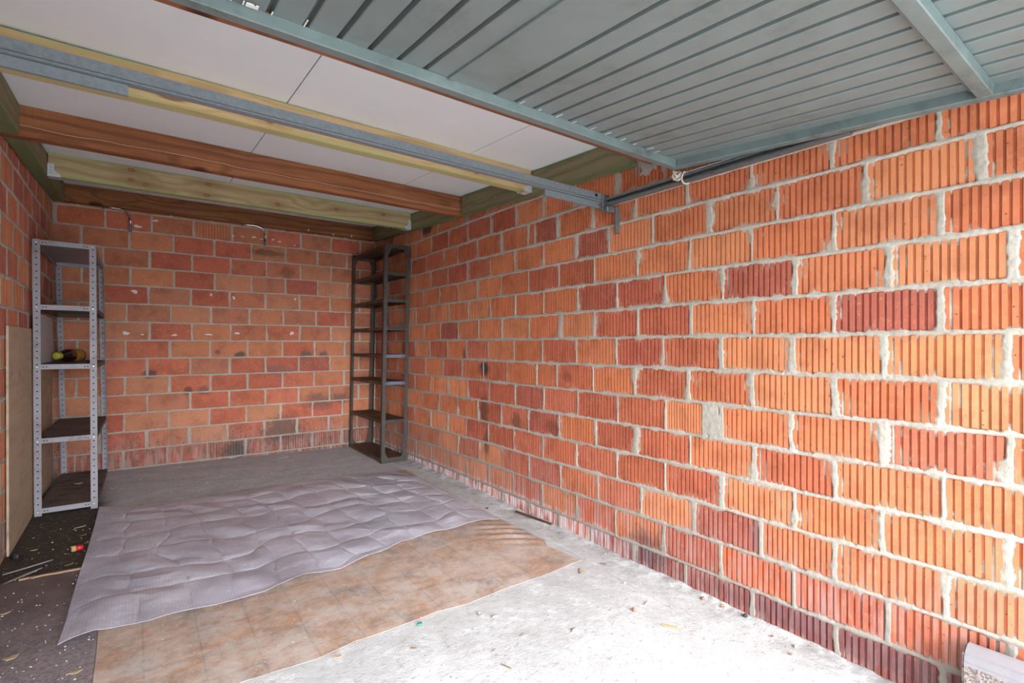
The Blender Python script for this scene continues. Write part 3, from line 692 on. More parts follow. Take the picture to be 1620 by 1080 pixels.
for i in range(5): box(bm, .205+i*.005, .212+i*.005, -.060+rr.uniform(-.006, .006), -.044, .027, .029, .0008)
st = bm_obj('white_streaks', bm, mat_plain('white_streak', (.82, .82, .80), .6), door); st['kind'] = 'stuff'; st['label'] = 'white dabs at the rib ends'

def profile_bar(name, pts, axis, a, b, mat, parent=None):
    """closed outline extruded along an axis: for 'x' the outline is (y,z), for 'y' it is (x,z)"""
    bm = bmesh.new(); A = []; B = []
    for p, q in pts:
        A.append(bm.verts.new((a, p, q) if axis == 'x' else (p, a, q))); B.append(bm.verts.new((b, p, q) if axis == 'x' else (p, b, q)))
    n = len(pts)
    for i in range(n): bm.faces.new((A[i], A[(i+1) % n], B[(i+1) % n], B[i]))
    bm.faces.new(A[::-1]); bm.faces.new(B); bmesh.ops.recalc_face_normals(bm, faces=bm.faces)
    return bm_obj(name, bm, mat, parent)
def channel(cx, cz, w_, h_, side, t=.003, lip=.009):
    """C profile, open towards side (-1 / +1)"""
    o, i = cx-side*w_/2, cx+side*w_/2
    return [(o, cz-h_/2), (i, cz-h_/2), (i, cz-h_/2+lip), (i-side*t, cz-h_/2+lip), (i-side*t, cz-h_/2+t), (o+side*t, cz-h_/2+t), (o+side*t, cz+h_/2-t), (i-side*t, cz+h_/2-t), (i-side*t, cz+h_/2-lip), (i, cz+h_/2-lip), (i, cz+h_/2), (o, cz+h_/2)]
tr = thing('door_track', 'dark galvanised channel track running along the right wall under the door edge', 'track', (1.965, 1.85, CAMH+.73))
def keep(o, p): o.parent = p; o.matrix_parent_inverse = Matrix.Translation(-p.location); return o
keep(profile_bar('channel', channel(1.962, CAMH+.742, .034, .034, -1), 'y', .70, 1.83, M['galv_dark']), tr)
keep(profile_bar('top_plate', [(1.946, CAMH+.7625), (2.018, CAMH+.7625), (2.018, CAMH+.7655), (1.946, CAMH+.7655)], 'y', .72, 1.42, M['bright_galv']), tr)
bm = bmesh.new(); box(bm, 1.936, 1.988, 1.822, 1.836, CAMH+.695, CAMH+.785, .003); box(bm, 1.936, 1.995, 1.790, 1.823, CAMH+.690, CAMH+.718, .004); keep(bm_obj('end_bracket', bm, M['galv_dark']), tr)
keep(box_obj('strap', 2.000, 2.030, 1.790, 1.800, CAMH+.585, CAMH+.72, M['galv_dark'], None, .0015), tr)
t2 = thing('door_track', 'channel track for the door fixed along the left wall', 'track', (-.488, 1.85, CAMH+.73))
keep(profile_bar('channel', channel(-.490, CAMH+.742, .034, .034, 1), 'y', .70, 1.82, M['galv_dark']), t2)
keep(box_obj('end_bracket', -.515, -.470, 1.822, 1.830, CAMH+.70, CAMH+.80, M['galv_dark'], None, .002), t2)

gx = thing('cross_bar', 'long galvanised steel bar running from wall to wall in front of the pale pine beam', 'rail', (.75, 1.84, CAMH+.77))
zz = CAMH
prof = [(1.834, zz+.795), (1.834, zz+.763), (1.828, zz+.757), (1.828, zz+.7535), (1.831, zz+.752), (1.858, zz+.752), (1.858, zz+.795)]
keep(profile_bar('bar', prof, 'x', LW+.03, 1.938, M['galv']), gx)
for xa, xb in ((LW+.03, -.022), (1.562, 1.936)):
    keep(profile_bar('splice_plate', [(1.842, zz+.7505), (1.842, zz+.720), (1.855, zz+.720), (1.855, zz+.7505)], 'x', xa, xb, M['galv']), gx)
bm = bmesh.new(); p = Vector((1.90, 1.838, zz+.781)); tube(bm, [p, p+Vector((0, -.006, 0))], .009, 14); keep(bm_obj('bolt_hole', bm, M['hole']), gx)
bm = bmesh.new()
for i in range(2):
    p = Vector((1.93-.0, 1.83, zz+.735-.028*i)); tube(bm, [p, p+Vector((0, -.012, 0))], .007, 6)
keep(bm_obj('bolt', bm, M['galv_dark']), gx)
gx.rotation_euler = (0, .0055, 0)
# rope knotted round the door corner
rp = thing('rope_knot', 'short pale rope knotted round the track at the rear right door corner', 'rope', (1.945, 1.36, CAMH+.755))
bm = bmesh.new(); c = Vector((1.958, 1.345, CAMH+.745))
tube(bm, [c+Vector((.026*math.cos(a), 0.004*math.sin(a*2), .027*math.sin(a))) for a in [i*.42 for i in range(16)]], .0035, 8)
keep(bm_obj('loop', bm, M['rope'], None, True), rp)
bm = bmesh.new(); c = Vector((1.932, 1.372, CAMH+.765))
for k in range(4):
    tube(bm, [c+Vector((.012*math.cos(a+k), .012*math.sin(a)-.004*k+.006, .016*math.sin(a+k*1.7)-.006*k)) for a in [i*.5 for i in range(13)]], .0045, 7)
keep(bm_obj('knot', bm, M['rope'], None, True), rp)

# ------------------------------------------------------------------ chrome hooks on the back wall
for px, lab in (((163, 327.5), 'bent chrome rod hook on the back wall, above the grey metal rack'), ((383, 355), 'bent chrome rod hook on the back wall, nearer the middle of the wall')):
    x0, y0 = px; P = [on_y(x0+dx, y0+dy, BW-.035) for dx, dy in ((2, 0), (16, 1.2), (27, 3), (36, 6.5), (41, 12), (43.5, 20), (43.5, 31), (43, 37))]
    k = .84 if x0 > 300 else 1.0; P = [P[0]+(q-P[0])*k for q in P]
    h = thing('wall_hook', lab, 'hook', P[0])
    bm = bmesh.new(); tube(bm, [Vector((P[0].x-.01, BW-.004, P[0].z-.004)), Vector((P[0].x-.005, BW-.03, P[0].z-.001))]+P[:-1], .0078, 10); keep(bm_obj('rod', bm, M['chrome'], None, True), h)
    bm = bmesh.new(); tube(bm, [P[-3]*.3+P[-2]*.7, P[-2], P[-1], P[-1]+Vector((0, 0, -.012))], [.0085, .0105, .0105, .008], 10); keep(bm_obj('end_sleeve', bm, M['galv_dark'], None, True), h)
    bm = bmesh.new(); q = P[-4]*.4+P[-3]*.6; tube(bm, [q, q+Vector((0, 0, -.012))], .0075, 10); keep(bm_obj('collar', bm, M['hole'], None, True), h)
for i, (px, py) in enumerate(((488, 364), (527, 371), (556, 373.5))):
    p = on_y(px, py, 5.128); o = box_obj('cable_clip', -.006, .006, -.006, .002, -.009, .009, M['foam'], b4, .001)
    o.parent = b4; o.matrix_parent_inverse = b4.matrix_basis.inverted(); o.location = p

# ------------------------------------------------------------------ racks
def rack(name, label, bot, top, H, levels, post_w, m_post, plate_mat, lip_mats, lip, holes, hole_d, inner=.0, gus=False):
    """bot/top: four outer corners (x,y) in order front-left, front-right, back-right, back-left"""
    c = [Vector((x, y, fz(x, y))) for x, y in bot]; tt = [Vector((x, y, fz(x, y)+H)) for x, y in top]
    cen = sum(c, Vector())/4; root = thing(name, label, 'shelving rack', (cen.x, cen.y, fz(cen.x, cen.y)))
    at = lambda i, z: c[i]+(tt[i]-c[i])*((z-c[i].z)/H)
    T = .0022; sgn = [(1, 1), (-1, 1), (-1, -1), (1, -1)]
    for i in range(4):
        sx, sy = sgn[i]; bm = bmesh.new()
        for x0, x1, y0, y1 in ((0, post_w, 0, T), (0, T, T, post_w)):
            ring = []
            for base in (c[i], tt[i]):
                ring.append([bm.verts.new(base+Vector((sx*a, sy*b, 0))) for a, b in ((x0, y0), (x1, y0), (x1, y1), (x0, y1))])
            a, b = ring
            for k in range(4): bm.faces.new((a[k], a[(k+1) % 4], b[(k+1) % 4], b[k]))
            bm.faces.new(a); bm.faces.new(b)
        bmesh.ops.recalc_face_normals(bm, faces=bm.faces)
        po = keep(bm_obj('post', bm, m_post), root)
        bm = bmesh.new(); z = c[i].z+.03
        while z < tt[i].z-.02:
            p = at(i, z)
            a = p+Vector((sx*post_w*.5, -sy*.0004, 0)); w_, h_ = holes
            ya, yb = sorted((a.y, a.y+sy*(T+.0009))); box(bm, a.x-w_, a.x+w_, ya, yb, a.z-h_, a.z+h_)
            a = p+Vector((-sx*.0004, sy*post_w*.5, 0)); xa, xb = sorted((a.x, a.x+sx*(T+.0009))); box(bm, xa, xb, a.y-w_, a.y+w_, a.z-h_, a.z+h_)
            z += hole_d
        ho = bm_obj('punched_holes', bm, M['hole'], None); ho.parent = po; ho['kind'] = 'stuff'
        ho.matrix_parent_inverse = po.matrix_parent_inverse.inverted() @ Matrix.Translation(-root.location)
        ho.matrix_parent_inverse = Matrix.Identity(4)
    for li_, zs in enumerate(levels):
        q = [at(i, zs)+Vector((sgn[i][0]*(T+.0005), sgn[i][1]*(T+.0005), 0)) for i in range(4)]
        for v in q: v.z = zs+ (v.x-cen.x)*-.008
        me = bpy.data.meshes.new('shelf'); nx = 8; V = []; Fc = []; mi = []
        for j in range(nx+1):
            for i in range(nx+1):
                u, v = i/nx, j/nx; p = (q[0]*(1-u)+q[1]*u)*(1-v)+(q[3]*(1-u)+q[2]*u)*v
                V.append(p+Vector((0, 0, -.005*math.sin(math.pi*u)*math.sin(math.pi*v))))
        for j in range(nx):
            for i in range(nx): a = j*(nx+1)+i; Fc.append((a, a+1, a+nx+2, a+nx+1)); mi.append(0)
        def lipf(i0, i1, mat_i, into):
            k = len(V); A, B = q[i0], q[i1]; dn = Vector((0, 0, -lip))
            V.extend([A+Vector((0, 0, .001)), B+Vector((0, 0, .001)), B+dn, A+dn, B+dn+into*.012, A+dn+into*.012, B+dn+into*.012+Vector((0, 0, .002)), A+dn+into*.012+Vector((0, 0, .002)), B+into*.0015+Vector((0, 0, .001)), A+into*.0015+Vector((0, 0, .001))])
            for f in ((k, k+1, k+2, k+3), (k+3, k+2, k+4, k+5), (k+5, k+4, k+6, k+7), (k+1, k, k+9, k+8)): Fc.append(f); mi.append(mat_i)
        lm = lip_mats(li_)
        lipf(0, 1, 1, Vector((0, 1, 0))); lipf(1, 2, 2, Vector((-1, 0, 0))); lipf(2, 3, 2, Vector((0, -1, 0))); lipf(3, 0, 2, Vector((1, 0, 0)))
        me.from_pydata([tuple(v) for v in V], [], Fc)
        for m_ in (plate_mat(li_), lm[0], lm[1]): me.materials.append(m_)
        me.polygons.foreach_set('material_index', mi); me.update()
        sh = keep(mesh_obj('shelf', me, None), root)
        bm = bmesh.new()
        A, B = q[0], q[1]; L = (B-A).length
        for d in (post_w+.008, post_w+.022, L-post_w-.022, L-post_w-.008):
            p = A+(B-A)*(d/L)+Vector((0, -.0006, -lip*.5)); box(bm, p.x-.0035, p.x+.0035, p.y-.0006, p.y+.0004, p.z-.0025, p.z+.0025)
        hs = bm_obj('slots', bm, M['hole'], None); hs.parent = sh; hs['kind'] = 'stuff'
        bm = bmesh.new()
        for i in range(4):
            sx, sy = sgn[i]; p = at(i, zs-lip*.5)+Vector((sx*post_w*.5, -sy*.001, 0)); tube(bm, [p, p+Vector((0, -sy*.003, 0))], .004, 6)
        bb = bm_obj('bolts', bm, M['bolt'] if not gus else M['galv_dark'], None); bb.parent = sh; bb['kind'] = 'stuff'
    if gus:
        for (i, j, yoff) in ((0, 1, -.0035), (3, 2, .0035)):
            for top_ in (True, False):
                zc_ = (tt[i].z if top_ else c[i].z); s = -1 if top_ else 1
                for (a, b) in ((i, j), (j, i)):
                    z0 = zc_+s*.0; A = at(a, z0); B = at(b, z0); d = (B-A).normalized(); d.z = 0
                    prof = [(0, 0), (.120, 0), (.120, .018), (.090, .026), (.055, .052), (.034, .105), (0, .105)]
                    bm = bmesh.new(); prism(bm, [A+d*u+Vector((0, yoff*(1 if top_ else 1), s*v)) for u, v in prof], Vector((0, -.002 if yoff < 0 else .002, 0)))
                    bmesh.ops.recalc_face_normals(bm, faces=bm.faces); keep(bm_obj('gusset_plate', bm, m_post), root)
    return root, at

fl_, fr_ = on_floor(54.4, 819), on_floor(154.4, 805)
brx, blx = -.205, -.486
rk, at_s = rack('metal_rack', 'narrow light grey metal rack with punched posts in the left corner', [(-.497, 4.125), (-.203, 4.135), (-.190, 5.165), (-.470, 5.165)], [(-.505, 4.12), (-.211, 4.130), (-.218, 5.160), (-.503, 5.160)], 1.663,
            [CAMH+.632, CAMH+.243, CAMH-.117, CAMH-.563, CAMH-.985], .034, M['silver'], lambda i: M['silver'] if i == 0 else M['brown_shelf'], lambda i: (M['silver'], M['silver'] if i < 1 else M['brown_shelf']), .029, (.0042, .0030), .040)
rb, at_b = rack('metal_rack', 'tall dark olive metal rack with rusty shelves standing in the right rear corner', [(1.745, 4.315), (1.995, 4.325), (1.985, 5.165), (1.745, 5.165)], [(1.772, 4.295), (2.022, 4.305), (2.015, 5.150), (1.775, 5.150)], 1.972,
            [CAMH+.905, CAMH+.660, CAMH+.417, CAMH+.163, CAMH-.085, CAMH-.330, CAMH-.675, CAMH-1.018], .034, M['black_steel'], lambda i: M['rust_shelf'],
            lambda i: (M['blue_steel'] if i in (4, 5) else M['black_steel'], M['rust_shelf']), .028, (.003, .0025), .05, gus=True)

# foam board and bottle on the grey rack
bm = bmesh.new(); prism(bm, [Vector((-.474, 4.165, CAMH-.112)), Vector((-.470, 4.80, CAMH-.112)), Vector((-.486, 4.80, CAMH+.190)), Vector((-.486, 4.165, CAMH+.198))], Vector((-.010, 0, 0)))
bmesh.ops.recalc_face_normals(bm, faces=bm.faces); o = bm_obj('foam_board', bm, M['foam']); tag(o, 'pale grey polystyrene board standing on the middle shelf of the grey rack', 'board')
A = Vector((-.440, 4.60, CAMH-.072)); B = Vector((-.345, 4.815, CAMH-.072)); d = (B-A).normalized()
bt = thing('bottle', 'dark bottle with a yellow cap lying on the middle shelf of the grey rack', 'bottle', A)
bm = bmesh.new(); tube(bm, [A+d*x for x in (.02, .035, .055, .075, .10, .13, .20, .245, .252)], [.018, .019, .026, .038, .044, .045, .045, .044, .036], 24); keep(bm_obj('body', bm, M['bottle_glass'], None, True), bt)
bm = bmesh.new(); tube(bm, [A+d*x for x in (-.012, -.008, .022, .030)], [.021, .024, .024, .021], 24); keep(bm_obj('cap', bm, M['yellow'], None, True), bt)
bm = bmesh.new(); tube(bm, [A+d*x for x in (.140, .141, .225, .226)], [.0452, .0458, .0458, .0452], 24); keep(bm_obj('label', bm, M['label'], None, True), bt)

# plywood against the left wall
bm = bmesh.new(); prism(bm, [Vector((-.506, 3.455, fz(-.5, 3.45)+.004)), Vector((-.506, 4.98, fz(-.5, 4.9)+.004)), Vector((-.509, 4.98, CAMH+.10)), Vector((-.509, 3.46, CAMH+.097))], Vector((-.010, 0, 0)))
bmesh.ops.recalc_face_normals(bm, faces=bm.faces); bmesh.ops.bevel(bm, geom=bm.edges[:], offset=.001, segments=1, affect='EDGES'); o = bm_obj('plywood_board', bm, M['ply'])
tag(o, 'long tan plywood board standing on edge against the left wall behind the grey rack', 'board')
# black pipe stub
p = on_floor(30, 885); ps = thing('pipe_stub', 'black plastic pipe stub lying at the foot of the plywood board', 'pipe', p)
dd = Vector((.62, -.55, .08)).normalized(); c0 = p+Vector((0, 0, .016)); bm = bmesh.new()
tube(bm, [c0-dd*.035, c0+dd*.006], .013, 20); keep(bm_obj('barrel', bm, M['dark_stone'], None, True), ps)
bm = bmesh.new(); tube(bm, [c0+dd*.0055, c0+dd*.0068], .0100, 20); keep(bm_obj('bore', bm, M['hole'], None), ps)
# kerb stone
bm = bmesh.new(); z0 = fz(2, 0)-.005; prism(bm, [Vector((1.935, .405, z0)), Vector((2.018, .405, z0)), Vector((2.018, .405, CAMH-.895)), Vector((1.985, .405, CAMH-.882)), Vector((1.945, .405, CAMH-.900)), Vector((1.937, .405, CAMH-.925))], Vector((0, -.50, 0)))
bmesh.ops.recalc_face_normals(bm, faces=bm.faces); bmesh.ops.bevel(bm, geom=[e for e in bm.edges], offset=.006, segments=2, affect='EDGES')
o = bm_obj('kerb_stone', bm, M['kerb']); tag(o, 'grey concrete kerb stone set on edge against the right wall by the door opening', 'kerb stone')

# ------------------------------------------------------------------ sheets lying on the floor
def resample(pts, n, smooth=True):
    P = np.array([[p.x, p.y] for p in pts]); d = np.r_[0, np.cumsum(np.linalg.norm(np.diff(P, axis=0), axis=1))]; t = np.linspace(0, d[-1], n)
    return np.stack([np.interp(t, d, P[:, 0]), np.interp(t, d, P[:, 1])], 1)
def coons(front, back, left, right, nu, nv):
    """front/back run left to right, left/right run front to back"""
    c0, c1, d0, d1 = resample(front, nu), resample(back, nu), resample(left, nv), resample(right, nv)
    u = np.linspace(0, 1, nu)[None, :, None]; v = np.linspace(0, 1, nv)[:, None, None]
    S = (1-v)*c0[None]+v*c1[None]+(1-u)*d0[:, None]+u*d1[:, None]-((1-u)*(1-v)*c0[0]+u*(1-v)*c0[-1]+(1-u)*v*c1[0]+u*v*c1[-1])
    return S[..., 0], S[..., 1], u[..., 0]+0*v[..., 0], v[..., 0]+0*u[..., 0]
def FP(*pp): return [on_floor(a, b) for a, b in pp]
# dark lino
bk = [Vector((LW+.012, on_floor(26, 924).y, 0))]+FP((28, 924), (80, 913), (130, 902)); bk.append(bk[-1]+Vector((.10, .0, 0)))
vl = [q+Vector((-.002, 0, 0)) for q in FP((140, 1172), (147, 1080), (152, 1040), (155, 1007), (160, 902))]; bk[-1] = vl[-1]; fr0 = [Vector((LW+.012, .25, 0)), Vector((vl[0].x, .25, 0))]
Xl, Yl, U, V = coons(fr0, bk, [fr0[0], bk[0]], [fr0[1]]+vl, 60, 120)
me = grid_mesh('lino_sheet', Xl, Yl, fz(Xl, Yl)+.0055+.002*fbm(Xl, Yl, 5)+.006*np.clip((V-.97)/.03, 0, 1)); o = mesh_obj('lino_sheet', me, M['lino'])
sd = o.modifiers.new('thickness', 'SOLIDIFY'); sd.thickness = .0014; sd.offset = -1; es_ = o.modifiers.new('crisp_rim', 'EDGE_SPLIT'); es_.split_angle = .7
tag(o, 'dark brown dusty lino sheet along the left wall in the lower left corner', 'floor sheet')
# stone-print vinyl
fr = FP((140, 1172), (265, 1126), (390, 1080), (440, 1064), (500, 1046), (560, 1018), (620, 998), (690, 970), (740, 957), (800, 933), (860, 912), (920, 888))
bk = FP((164, 818), (300, 800), (460, 775), (560, 757), (640, 744)); lf = FP((140, 1172), (147, 1080), (152, 1040), (155, 1007), (160, 900), (164, 818)); rt = FP((920, 888), (903, 881), (866, 866), (862, 857), (790, 822), (720, 786), (640, 744))
Xv, Yv, U, V = coons(fr, bk, lf, rt, 160, 160)
zv = fz(Xv, Yv)+.0062+.003*fbm(Xv, Yv, 4.0)
zv += .012*np.exp(-((Xv-on_floor(800, 845).x)**2+((Yv-on_floor(800, 845).y)*.6)**2)/.010)*(.5+.5*np.sin((Xv*.6+Yv)*70))   # small ruck near the right edge
me = grid_mesh('vinyl_sheet', Xv, Yv, zv); o = mesh_obj('vinyl_sheet', me, M['vinyl']); sd = o.modifiers.new('thickness', 'SOLIDIFY'); sd.thickness = .0014; sd.offset = -1; es_ = o.modifiers.new('crisp_rim', 'EDGE_SPLIT'); es_.split_angle = .7
tag(o, 'brown stone-tile print vinyl sheet lying on the concrete, partly under the bubble wrap', 'floor sheet')
# bubble wrap
fr = FP((91, 1031), (112, 1022), (150, 1007), (192, 998), (240, 992), (300, 972), (355, 960), (420, 945), (480, 916), (540, 905), (600, 879), (660, 854), (700, 845), (740, 833), (768, 828), (790, 827))
bk = FP((157, 806), (200, 806), (245, 800), (340, 789), (430, 775), (500, 762), (560, 756), (620, 748)); lf = FP((91, 1031), (106, 985), (112, 960), (122, 925), (132, 895), (137, 880), (150, 835), (157, 806)); rt = FP((790, 827), (757, 808), (705, 782), (660, 758), (620, 748))
Xb, Yb, U, V = coons(fr, bk, lf, rt, 420, 260)
wu = U*11+(fbm(U*3, V*3, 1.7)-.5)*.9+V*.3; wv = V*6.5+(fbm(U*3+9, V*3+4, 1.9)-.5)*1.1
fu, fv = wu-np.floor(wu), wv-np.floor(wv); ci, cj = np.floor(wu).astype(int), np.floor(wv).astype(int)
amp = .35+.9*_lat[(ci*7+3) % 256, (cj*13+5) % 256]
h = .0085*amp*(np.sin(np.pi*fu)*np.sin(np.pi*fv))**.6
dg = np.abs(((wu*.8+wv*1.1+fbm(U*4, V*4, 2.0)*2) % 2.0)-1.0); h += .006*np.clip(dg, 0, 1)
h -= .0024*(np.exp(-(np.minimum(fu, 1-fu)/.035)**2)+.5*np.exp(-(np.minimum(fv, 1-fv)/.03)**2))
h += .006*fbm(Xb, Yb, 5.0)+.0015*fbm(Xb+3, Yb, 40.)
edge = np.minimum(np.minimum(U, 1-U)*10, np.minimum(V, 1-V)*8); h *= np.clip(.25+edge, 0, 1)
h += .010*np.exp(-V*22)*(.5+.5*np.sin(U*40+2*np.sin(U*9)))
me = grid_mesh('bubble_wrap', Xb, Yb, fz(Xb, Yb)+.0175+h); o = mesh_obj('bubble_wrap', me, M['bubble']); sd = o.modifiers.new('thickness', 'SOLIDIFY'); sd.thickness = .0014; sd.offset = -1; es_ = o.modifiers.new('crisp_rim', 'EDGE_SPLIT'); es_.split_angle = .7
tag(o, 'large crumpled lilac-grey bubble wrap sheet spread over the vinyl', 'plastic sheet')

# ------------------------------------------------------------------ litter
def surf(px, py, lift): p = on_floor(px, py); p.z += lift; return p
def flake(name, label, cat, px, py, ln, wd, mat, lift, rot, seed, thick=.002, curl=.25, group=None, jag=.28):
    r = random.Random(seed); p = surf(px, py, lift); bm = bmesh.new(); n = 14; top_, bot_ = [], []
    for i in range(n):
        a = 2*math.pi*i/n; q = 1+r.uniform(-jag, jag)*.8; x = math.cos(a)*ln/2*q; y = math.sin(a)*wd/2*q
        z = curl*(abs(x)/(ln/2))**2*wd*.5+r.uniform(0, .15)*wd*curl
        top_.append(bm.verts.new((x, y, z+thick))); bot_.append(bm.verts.new((x, y, z)))
    ct, cb = bm.verts.new((0, 0, thick)), bm.verts.new((0, 0, 0))
    for i in range(n):
        j = (i+1) % n; bm.faces.new((top_[i], top_[j], ct)); bm.faces.new((bot_[j], bot_[i], cb)); bm.faces.new((bot_[i], bot_[j], top_[j], top_[i]))
    o = bm_obj(name, bm, M[mat]); o.location = p; o.rotation_euler = (r.uniform(-.05, .05), r.uniform(-.05, .05), rot); return tag(o, label, cat, group)
def lump(name, label, cat, px, py, sx, sy, sz, mat, lift, seed, group=None, rot=0):
    r = random.Random(seed); bm = bmesh.new(); bmesh.ops.create_icosphere(bm, subdivisions=2, radius=1)
    for v in bm.verts: v.co *= r.uniform(.80, 1.12); v.co = Vector((v.co.x*sx, v.co.y*sy, max(v.co.z, -.6)*sz+sz*.6))
    o = bm_obj(name, bm, M[mat], None, True); o.location = surf(px, py, lift); o.rotation_euler = (0, 0, rot); return tag(o, label, cat, group)
LI, VI, CO = .009, .0135, .0035
flake('dry_leaf', 'pale dry leaf on the dark lino, nearest the lower left corner of the photo', 'leaf', 18, 1045, .042, .024, 'leaf_pale', LI, .3, 1)
flake('paper_flake', 'tan flake lying near the right edge of the dark lino at the bottom', 'scrap', 119, 1068, .032, .018, 'leaf_pale', LI, -.2, 2)
flake('paper_flake', 'thin tan sliver on the dark lino below the lath', 'scrap', 8, 974, .030, .014, 'leaf_pale', LI, .5, 3)
flake('wood_chip', 'largest brown wood chip on the damp floor in front of the grey rack', 'wood chip', 128, 835, .050, .014, 'leaf_pale', .006, .35, 4)
flake('wood_chip', 'ragged wood chip just below the largest one, before the grey rack', 'wood chip', 132, 848, .036, .013, 'leaf', .006, .8, 5)
flake('wood_chip', 'curled wood chip closest to the left edge of the bubble wrap', 'wood chip', 139, 860, .030, .013, 'leaf', .006, .2, 6)
flake('wood_chip', 'single wood chip lying out in the damp dark patch beside the pipe stub', 'wood chip', 54, 872, .032, .010, 'leaf_pale', .006, .1, 7)
flake('glass_sliver', 'longer clear glass strip lying by the left wall above the lath', 'glass strip', 45, 900, .19, .012, 'glass', .008, 1.02-TH+.15, 8, .003, .02, jag=.05)
flake('glass_sliver', 'shorter clear glass strip lying against the lath by the left wall', 'glass strip', 36, 914, .16, .014, 'glass', .008, 1.25-TH+.1, 9, .003, .02, jag=.05)
A, B = surf(30, 922, .012), surf(131, 903, .012); bm = bmesh.new(); rr = random.Random(3); n = 14
dv = (B-A); sd_ = Vector((-dv.y, dv.x, 0)).normalized(); rings = []
for i in range(n+1):
    c = A+dv*(i/n)+sd_*rr.uniform(-.003, .003); w_ = .008+rr.uniform(-.002, .003)*(1 if i > n*.4 else 1.8); rings.append([bm.verts.new(c+sd_*a*w_+Vector((0, 0, b))) for a, b in ((-1, -.005), (1, -.005), (.8, .006), (-.8, .006))])
for a, b in zip(rings, rings[1:]):
    for k in range(4): bm.faces.new((a[k], a[(k+1) % 4], b[(k+1) % 4], b[k]))
bm.faces.new(rings[0][::-1]); bm.faces.new(rings[-1]); bmesh.ops.recalc_face_normals(bm, faces=bm.faces)
tag(bm_obj('wooden_lath', bm, M['lath']), 'thin weathered wooden lath lying along the rear edge of the dark lino', 'lath')
rs = thing('plastic_cap', 'red and tan plastic cap beside the left edge of the bubble wrap', 'cap', surf(121, 873, .006), (0, 0, .2))
bm = bmesh.new(); tube(bm, [Vector((-.002, 0, .018)), Vector((.034, 0, .016))], [.019, .015], 16); rs.scale = (.75, .75, .75); bm_obj('red_end', bm, M['red_plastic'], rs, True)
bm = bmesh.new(); tube(bm, [Vector((-.028, 0, .019)), Vector((-.024, 0, .019)), Vector((-.003, 0, .0188))], [.015, .020, .0195], 16); o = bm_obj('tan_end', bm, M['ochre'], rs, True)
flake('green_scrap', 'small dull green scrap on the damp floor left of the bubble wrap', 'scrap', 110, 895, .035, .016, 'leaf', .006, .6, 10)
flake('paper_scrap', 'pale paper scrap lying on the bottom shelf of the grey rack', 'scrap', 115, 766, .05, .03, 'stone', .105-.0, .2, 12)
bpy.data.objects['paper_scrap'].location = Vector((-.34, 4.72, CAMH-.983))
flake('green_disc', 'small green plastic disc on the white concrete in front of the vinyl edge', 'disc', 664, 988, .020, .016, 'green_plastic', CO, .1, 13, .004, .0, jag=.04)
flake('dry_leaf', 'orange-brown dry leaf on the concrete at the lower left, by the vinyl edge', 'leaf', 534, 1040, .032, .016, 'leaf_pale', CO, -.6, 14)
flake('grey_flake', 'grey curled flake in front of the vinyl edge, left of a pale lump', 'scrap', 760, 974, .026, .014, 'stone', CO, 1.3, 15, curl=.6)
lump('mortar_lump', 'pale mortar lump beside the grey curled flake in front of the vinyl edge', 'lump', 783, 977, .015, .007, .005, 'stone', CO, 16)
flake('wood_sliver', 'pale wood sliver lying just off the right corner of the vinyl', 'wood chip', 919, 905, .055, .018, 'leaf_pale', CO, .7, 17)
flake('dry_leaf', 'reddish-brown leaf on the concrete right of the vinyl corner', 'leaf', 955, 893, .034, .012, 'leaf', CO, -.8, 18)
lump('pebble', 'white pebble on the concrete near the right wall, beyond the brown crumb', 'pebble', 988, 924, .006, .006, .005, 'filler', CO, 19)
lump('brown_crumb', 'brown crumbled leaf lump in the middle of the right-hand concrete', 'lump', 1003, 967, .008, .010, .009, 'leaf', CO, 20)
flake('twig', 'pale straw-coloured stick on the concrete right of the brown crumb', 'twig', 1060, 993, .062, .007, 'ochre', CO, -1.05, 21, .004, .02, jag=.1)
flake('twig', 'pale thin stick above the brown crumb, pointing at the right wall', 'twig', 1022, 955, .040, .004, 'leaf_pale', CO, .4, 22, .003, .02, jag=.1)
lump('mortar_lump', 'round grey mortar lump stuck on the middle of the white concrete', 'lump', 909, 998, .014, .010, .006, 'stone', CO-.002, 23)
flake('grey_flake', 'round pale grey flake on the white concrete, left of the round mortar lump', 'scrap', 828, 1006, .022, .016, 'stone', CO, .2, 24, .002, .0)
flake('twig', 'thin brown twig at the bottom edge of the photo on the white concrete', 'twig', 801, 1056, .046, .003, 'leaf', CO, -1.3, 25, .003, .05, jag=.1)
flake('twig', 'small dark feathery twig on the white concrete left of the brown twig', 'twig', 655, 1027, .022, .006, 'leaf', CO, -.6, 26)
flake('twig', 'tiny upright-pointing brown twig above the bottom brown twig', 'twig', 781, 1030, .022, .003, 'leaf', CO, .4, 27, jag=.1)
A, B = surf(816, 811, .010), surf(873, 832, .010); dv = B-A; o = box_obj('metal_strip', -dv.length/2, dv.length/2, -.011, .011, -.004, .004, M['rust_shelf'], None, .001)
o.location = (A+B)/2; o.rotation_euler = (0, math.atan2(-dv.z, dv.length), math.atan2(dv.y, dv.x)); tag(o, 'rusty flat metal strip lying in the concrete gutter by the right wall', 'metal strip')
flake('dry_leaf', 'black crumpled leaf between the vinyl and the right wall, near the metal strip', 'leaf', 770, 805, .034, .016, 'dark_stone', CO, .2, 28, curl=.5)
lump('pebble', 'glossy black pebble at the foot of the right wall near the bottom right', 'pebble', 1179, 977, .010, .010, .009, 'dark_stone', CO, 30)
flake('dry_leaf', 'tan dry leaf at the foot of the right wall, left of the black pebble', 'leaf', 1143, 961, .038, .020, 'leaf_pale', CO, .5, 31, curl=.5)
lump('brown_crumb', 'rough brown crumb by the right wall, left of the tan dry leaf', 'lump', 1112, 949, .010, .008, .008, 'leaf', CO, 32)
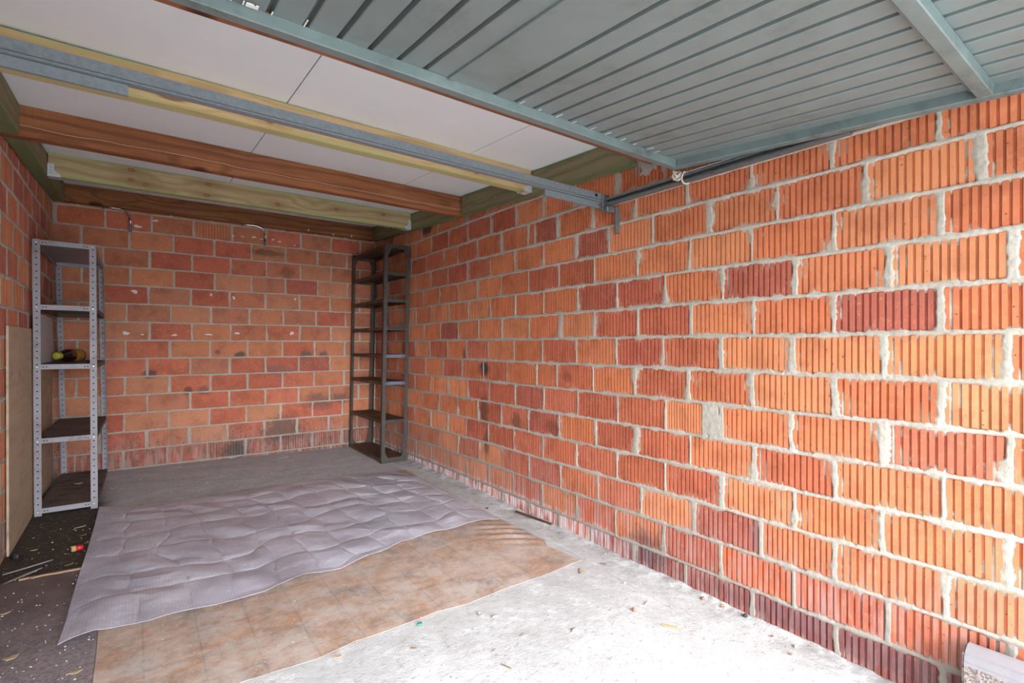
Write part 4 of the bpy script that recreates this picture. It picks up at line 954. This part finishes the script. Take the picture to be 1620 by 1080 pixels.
flake('mortar_flake', 'white flake on the concrete below the tan leaf by the right wall', 'scrap', 1121, 1013, .026, .012, 'filler', CO, -.6, 33)
flake('dry_leaf', 'small brown leaf fragment right of the white flake, near the wall', 'leaf', 1221, 1008, .014, .009, 'leaf', CO, -.3, 34)
flake('brick_sliver', 'thin orange brick sliver lying against the right wall, bottom right', 'brick chip', 1290, 1026, .050, .007, 'red_plastic', CO, -1.1, 35, .003, .1, jag=.1).data.materials[0] = mat_plain('orange_brick_chip', (.50, .14, .05), .85)
lump('mortar_lump', 'white mortar lump on the concrete just left of the orange brick sliver', 'lump', 1259, 1024, .009, .005, .005, 'filler', CO, 36)
flake('dry_leaf', 'tan leaf fragment just below the white mortar lump near the right wall', 'leaf', 1252, 1036, .018, .010, 'leaf_pale', CO, .5, 37)
lump('brown_crumb', 'dark brown crumb on the grey floor behind the rear left bubble wrap edge', 'lump', 223, 800, .018, .008, .005, 'leaf', CO, 38)
flake('paper_scrap', 'white paper scrap on the grey floor before the back wall', 'scrap', 451, 724, .085, .014, 'filler', CO, .35, 39, .001, .1)
flake('wood_chip', 'dark splinter on the grey floor in front of the back wall', 'wood chip', 478, 727, .05, .010, 'lath', CO, .5, 40)
# countless crumbs
bm = bmesh.new(); rr = random.Random(77)
def crumb(px, py, lo, hi, lift):
    p = surf(px, py, lift)
    if not (LW+.02 < p.x < RW-.02 and p.y < BW-.02): return
    s = rr.uniform(lo, hi); r_ = bmesh.ops.create_cone(bm, cap_ends=True, segments=5, radius1=s, radius2=s*.5, depth=s*.8)
    bmesh.ops.transform(bm, matrix=Matrix.Translation(p+Vector((0, 0, s*.3))) @ Matrix.Rotation(rr.uniform(0, 3), 4, 'Z') @ Matrix.Diagonal((rr.uniform(.6, 1.6), rr.uniform(.5, 1), 1, 1)), verts=r_['verts'])
for _ in range(150): crumb(rr.uniform(0, 150), rr.uniform(830, 1080), .0015, .004, .008)
for _ in range(260): t = rr.random()**.7; crumb(655+t*830+rr.uniform(-30, 0), 735+t*345+rr.uniform(0, 10), .0015, .0045, .006)
for _ in range(160): crumb(rr.uniform(170, 660), rr.uniform(735, 760)+rr.uniform(0, 30), .002, .005, .004)
for _ in range(220): crumb(rr.uniform(500, 1250), rr.uniform(880, 1080), .0008, .0024, .005)
for _ in range(160): crumb(rr.uniform(200, 860), rr.uniform(850, 1060), .0008, .0025, .0135)
o = bm_obj('floor_crumbs', bm, M['stone']); tag(o, 'fine crumbs of mortar and grit scattered over the whole floor', 'crumbs', kind='stuff')
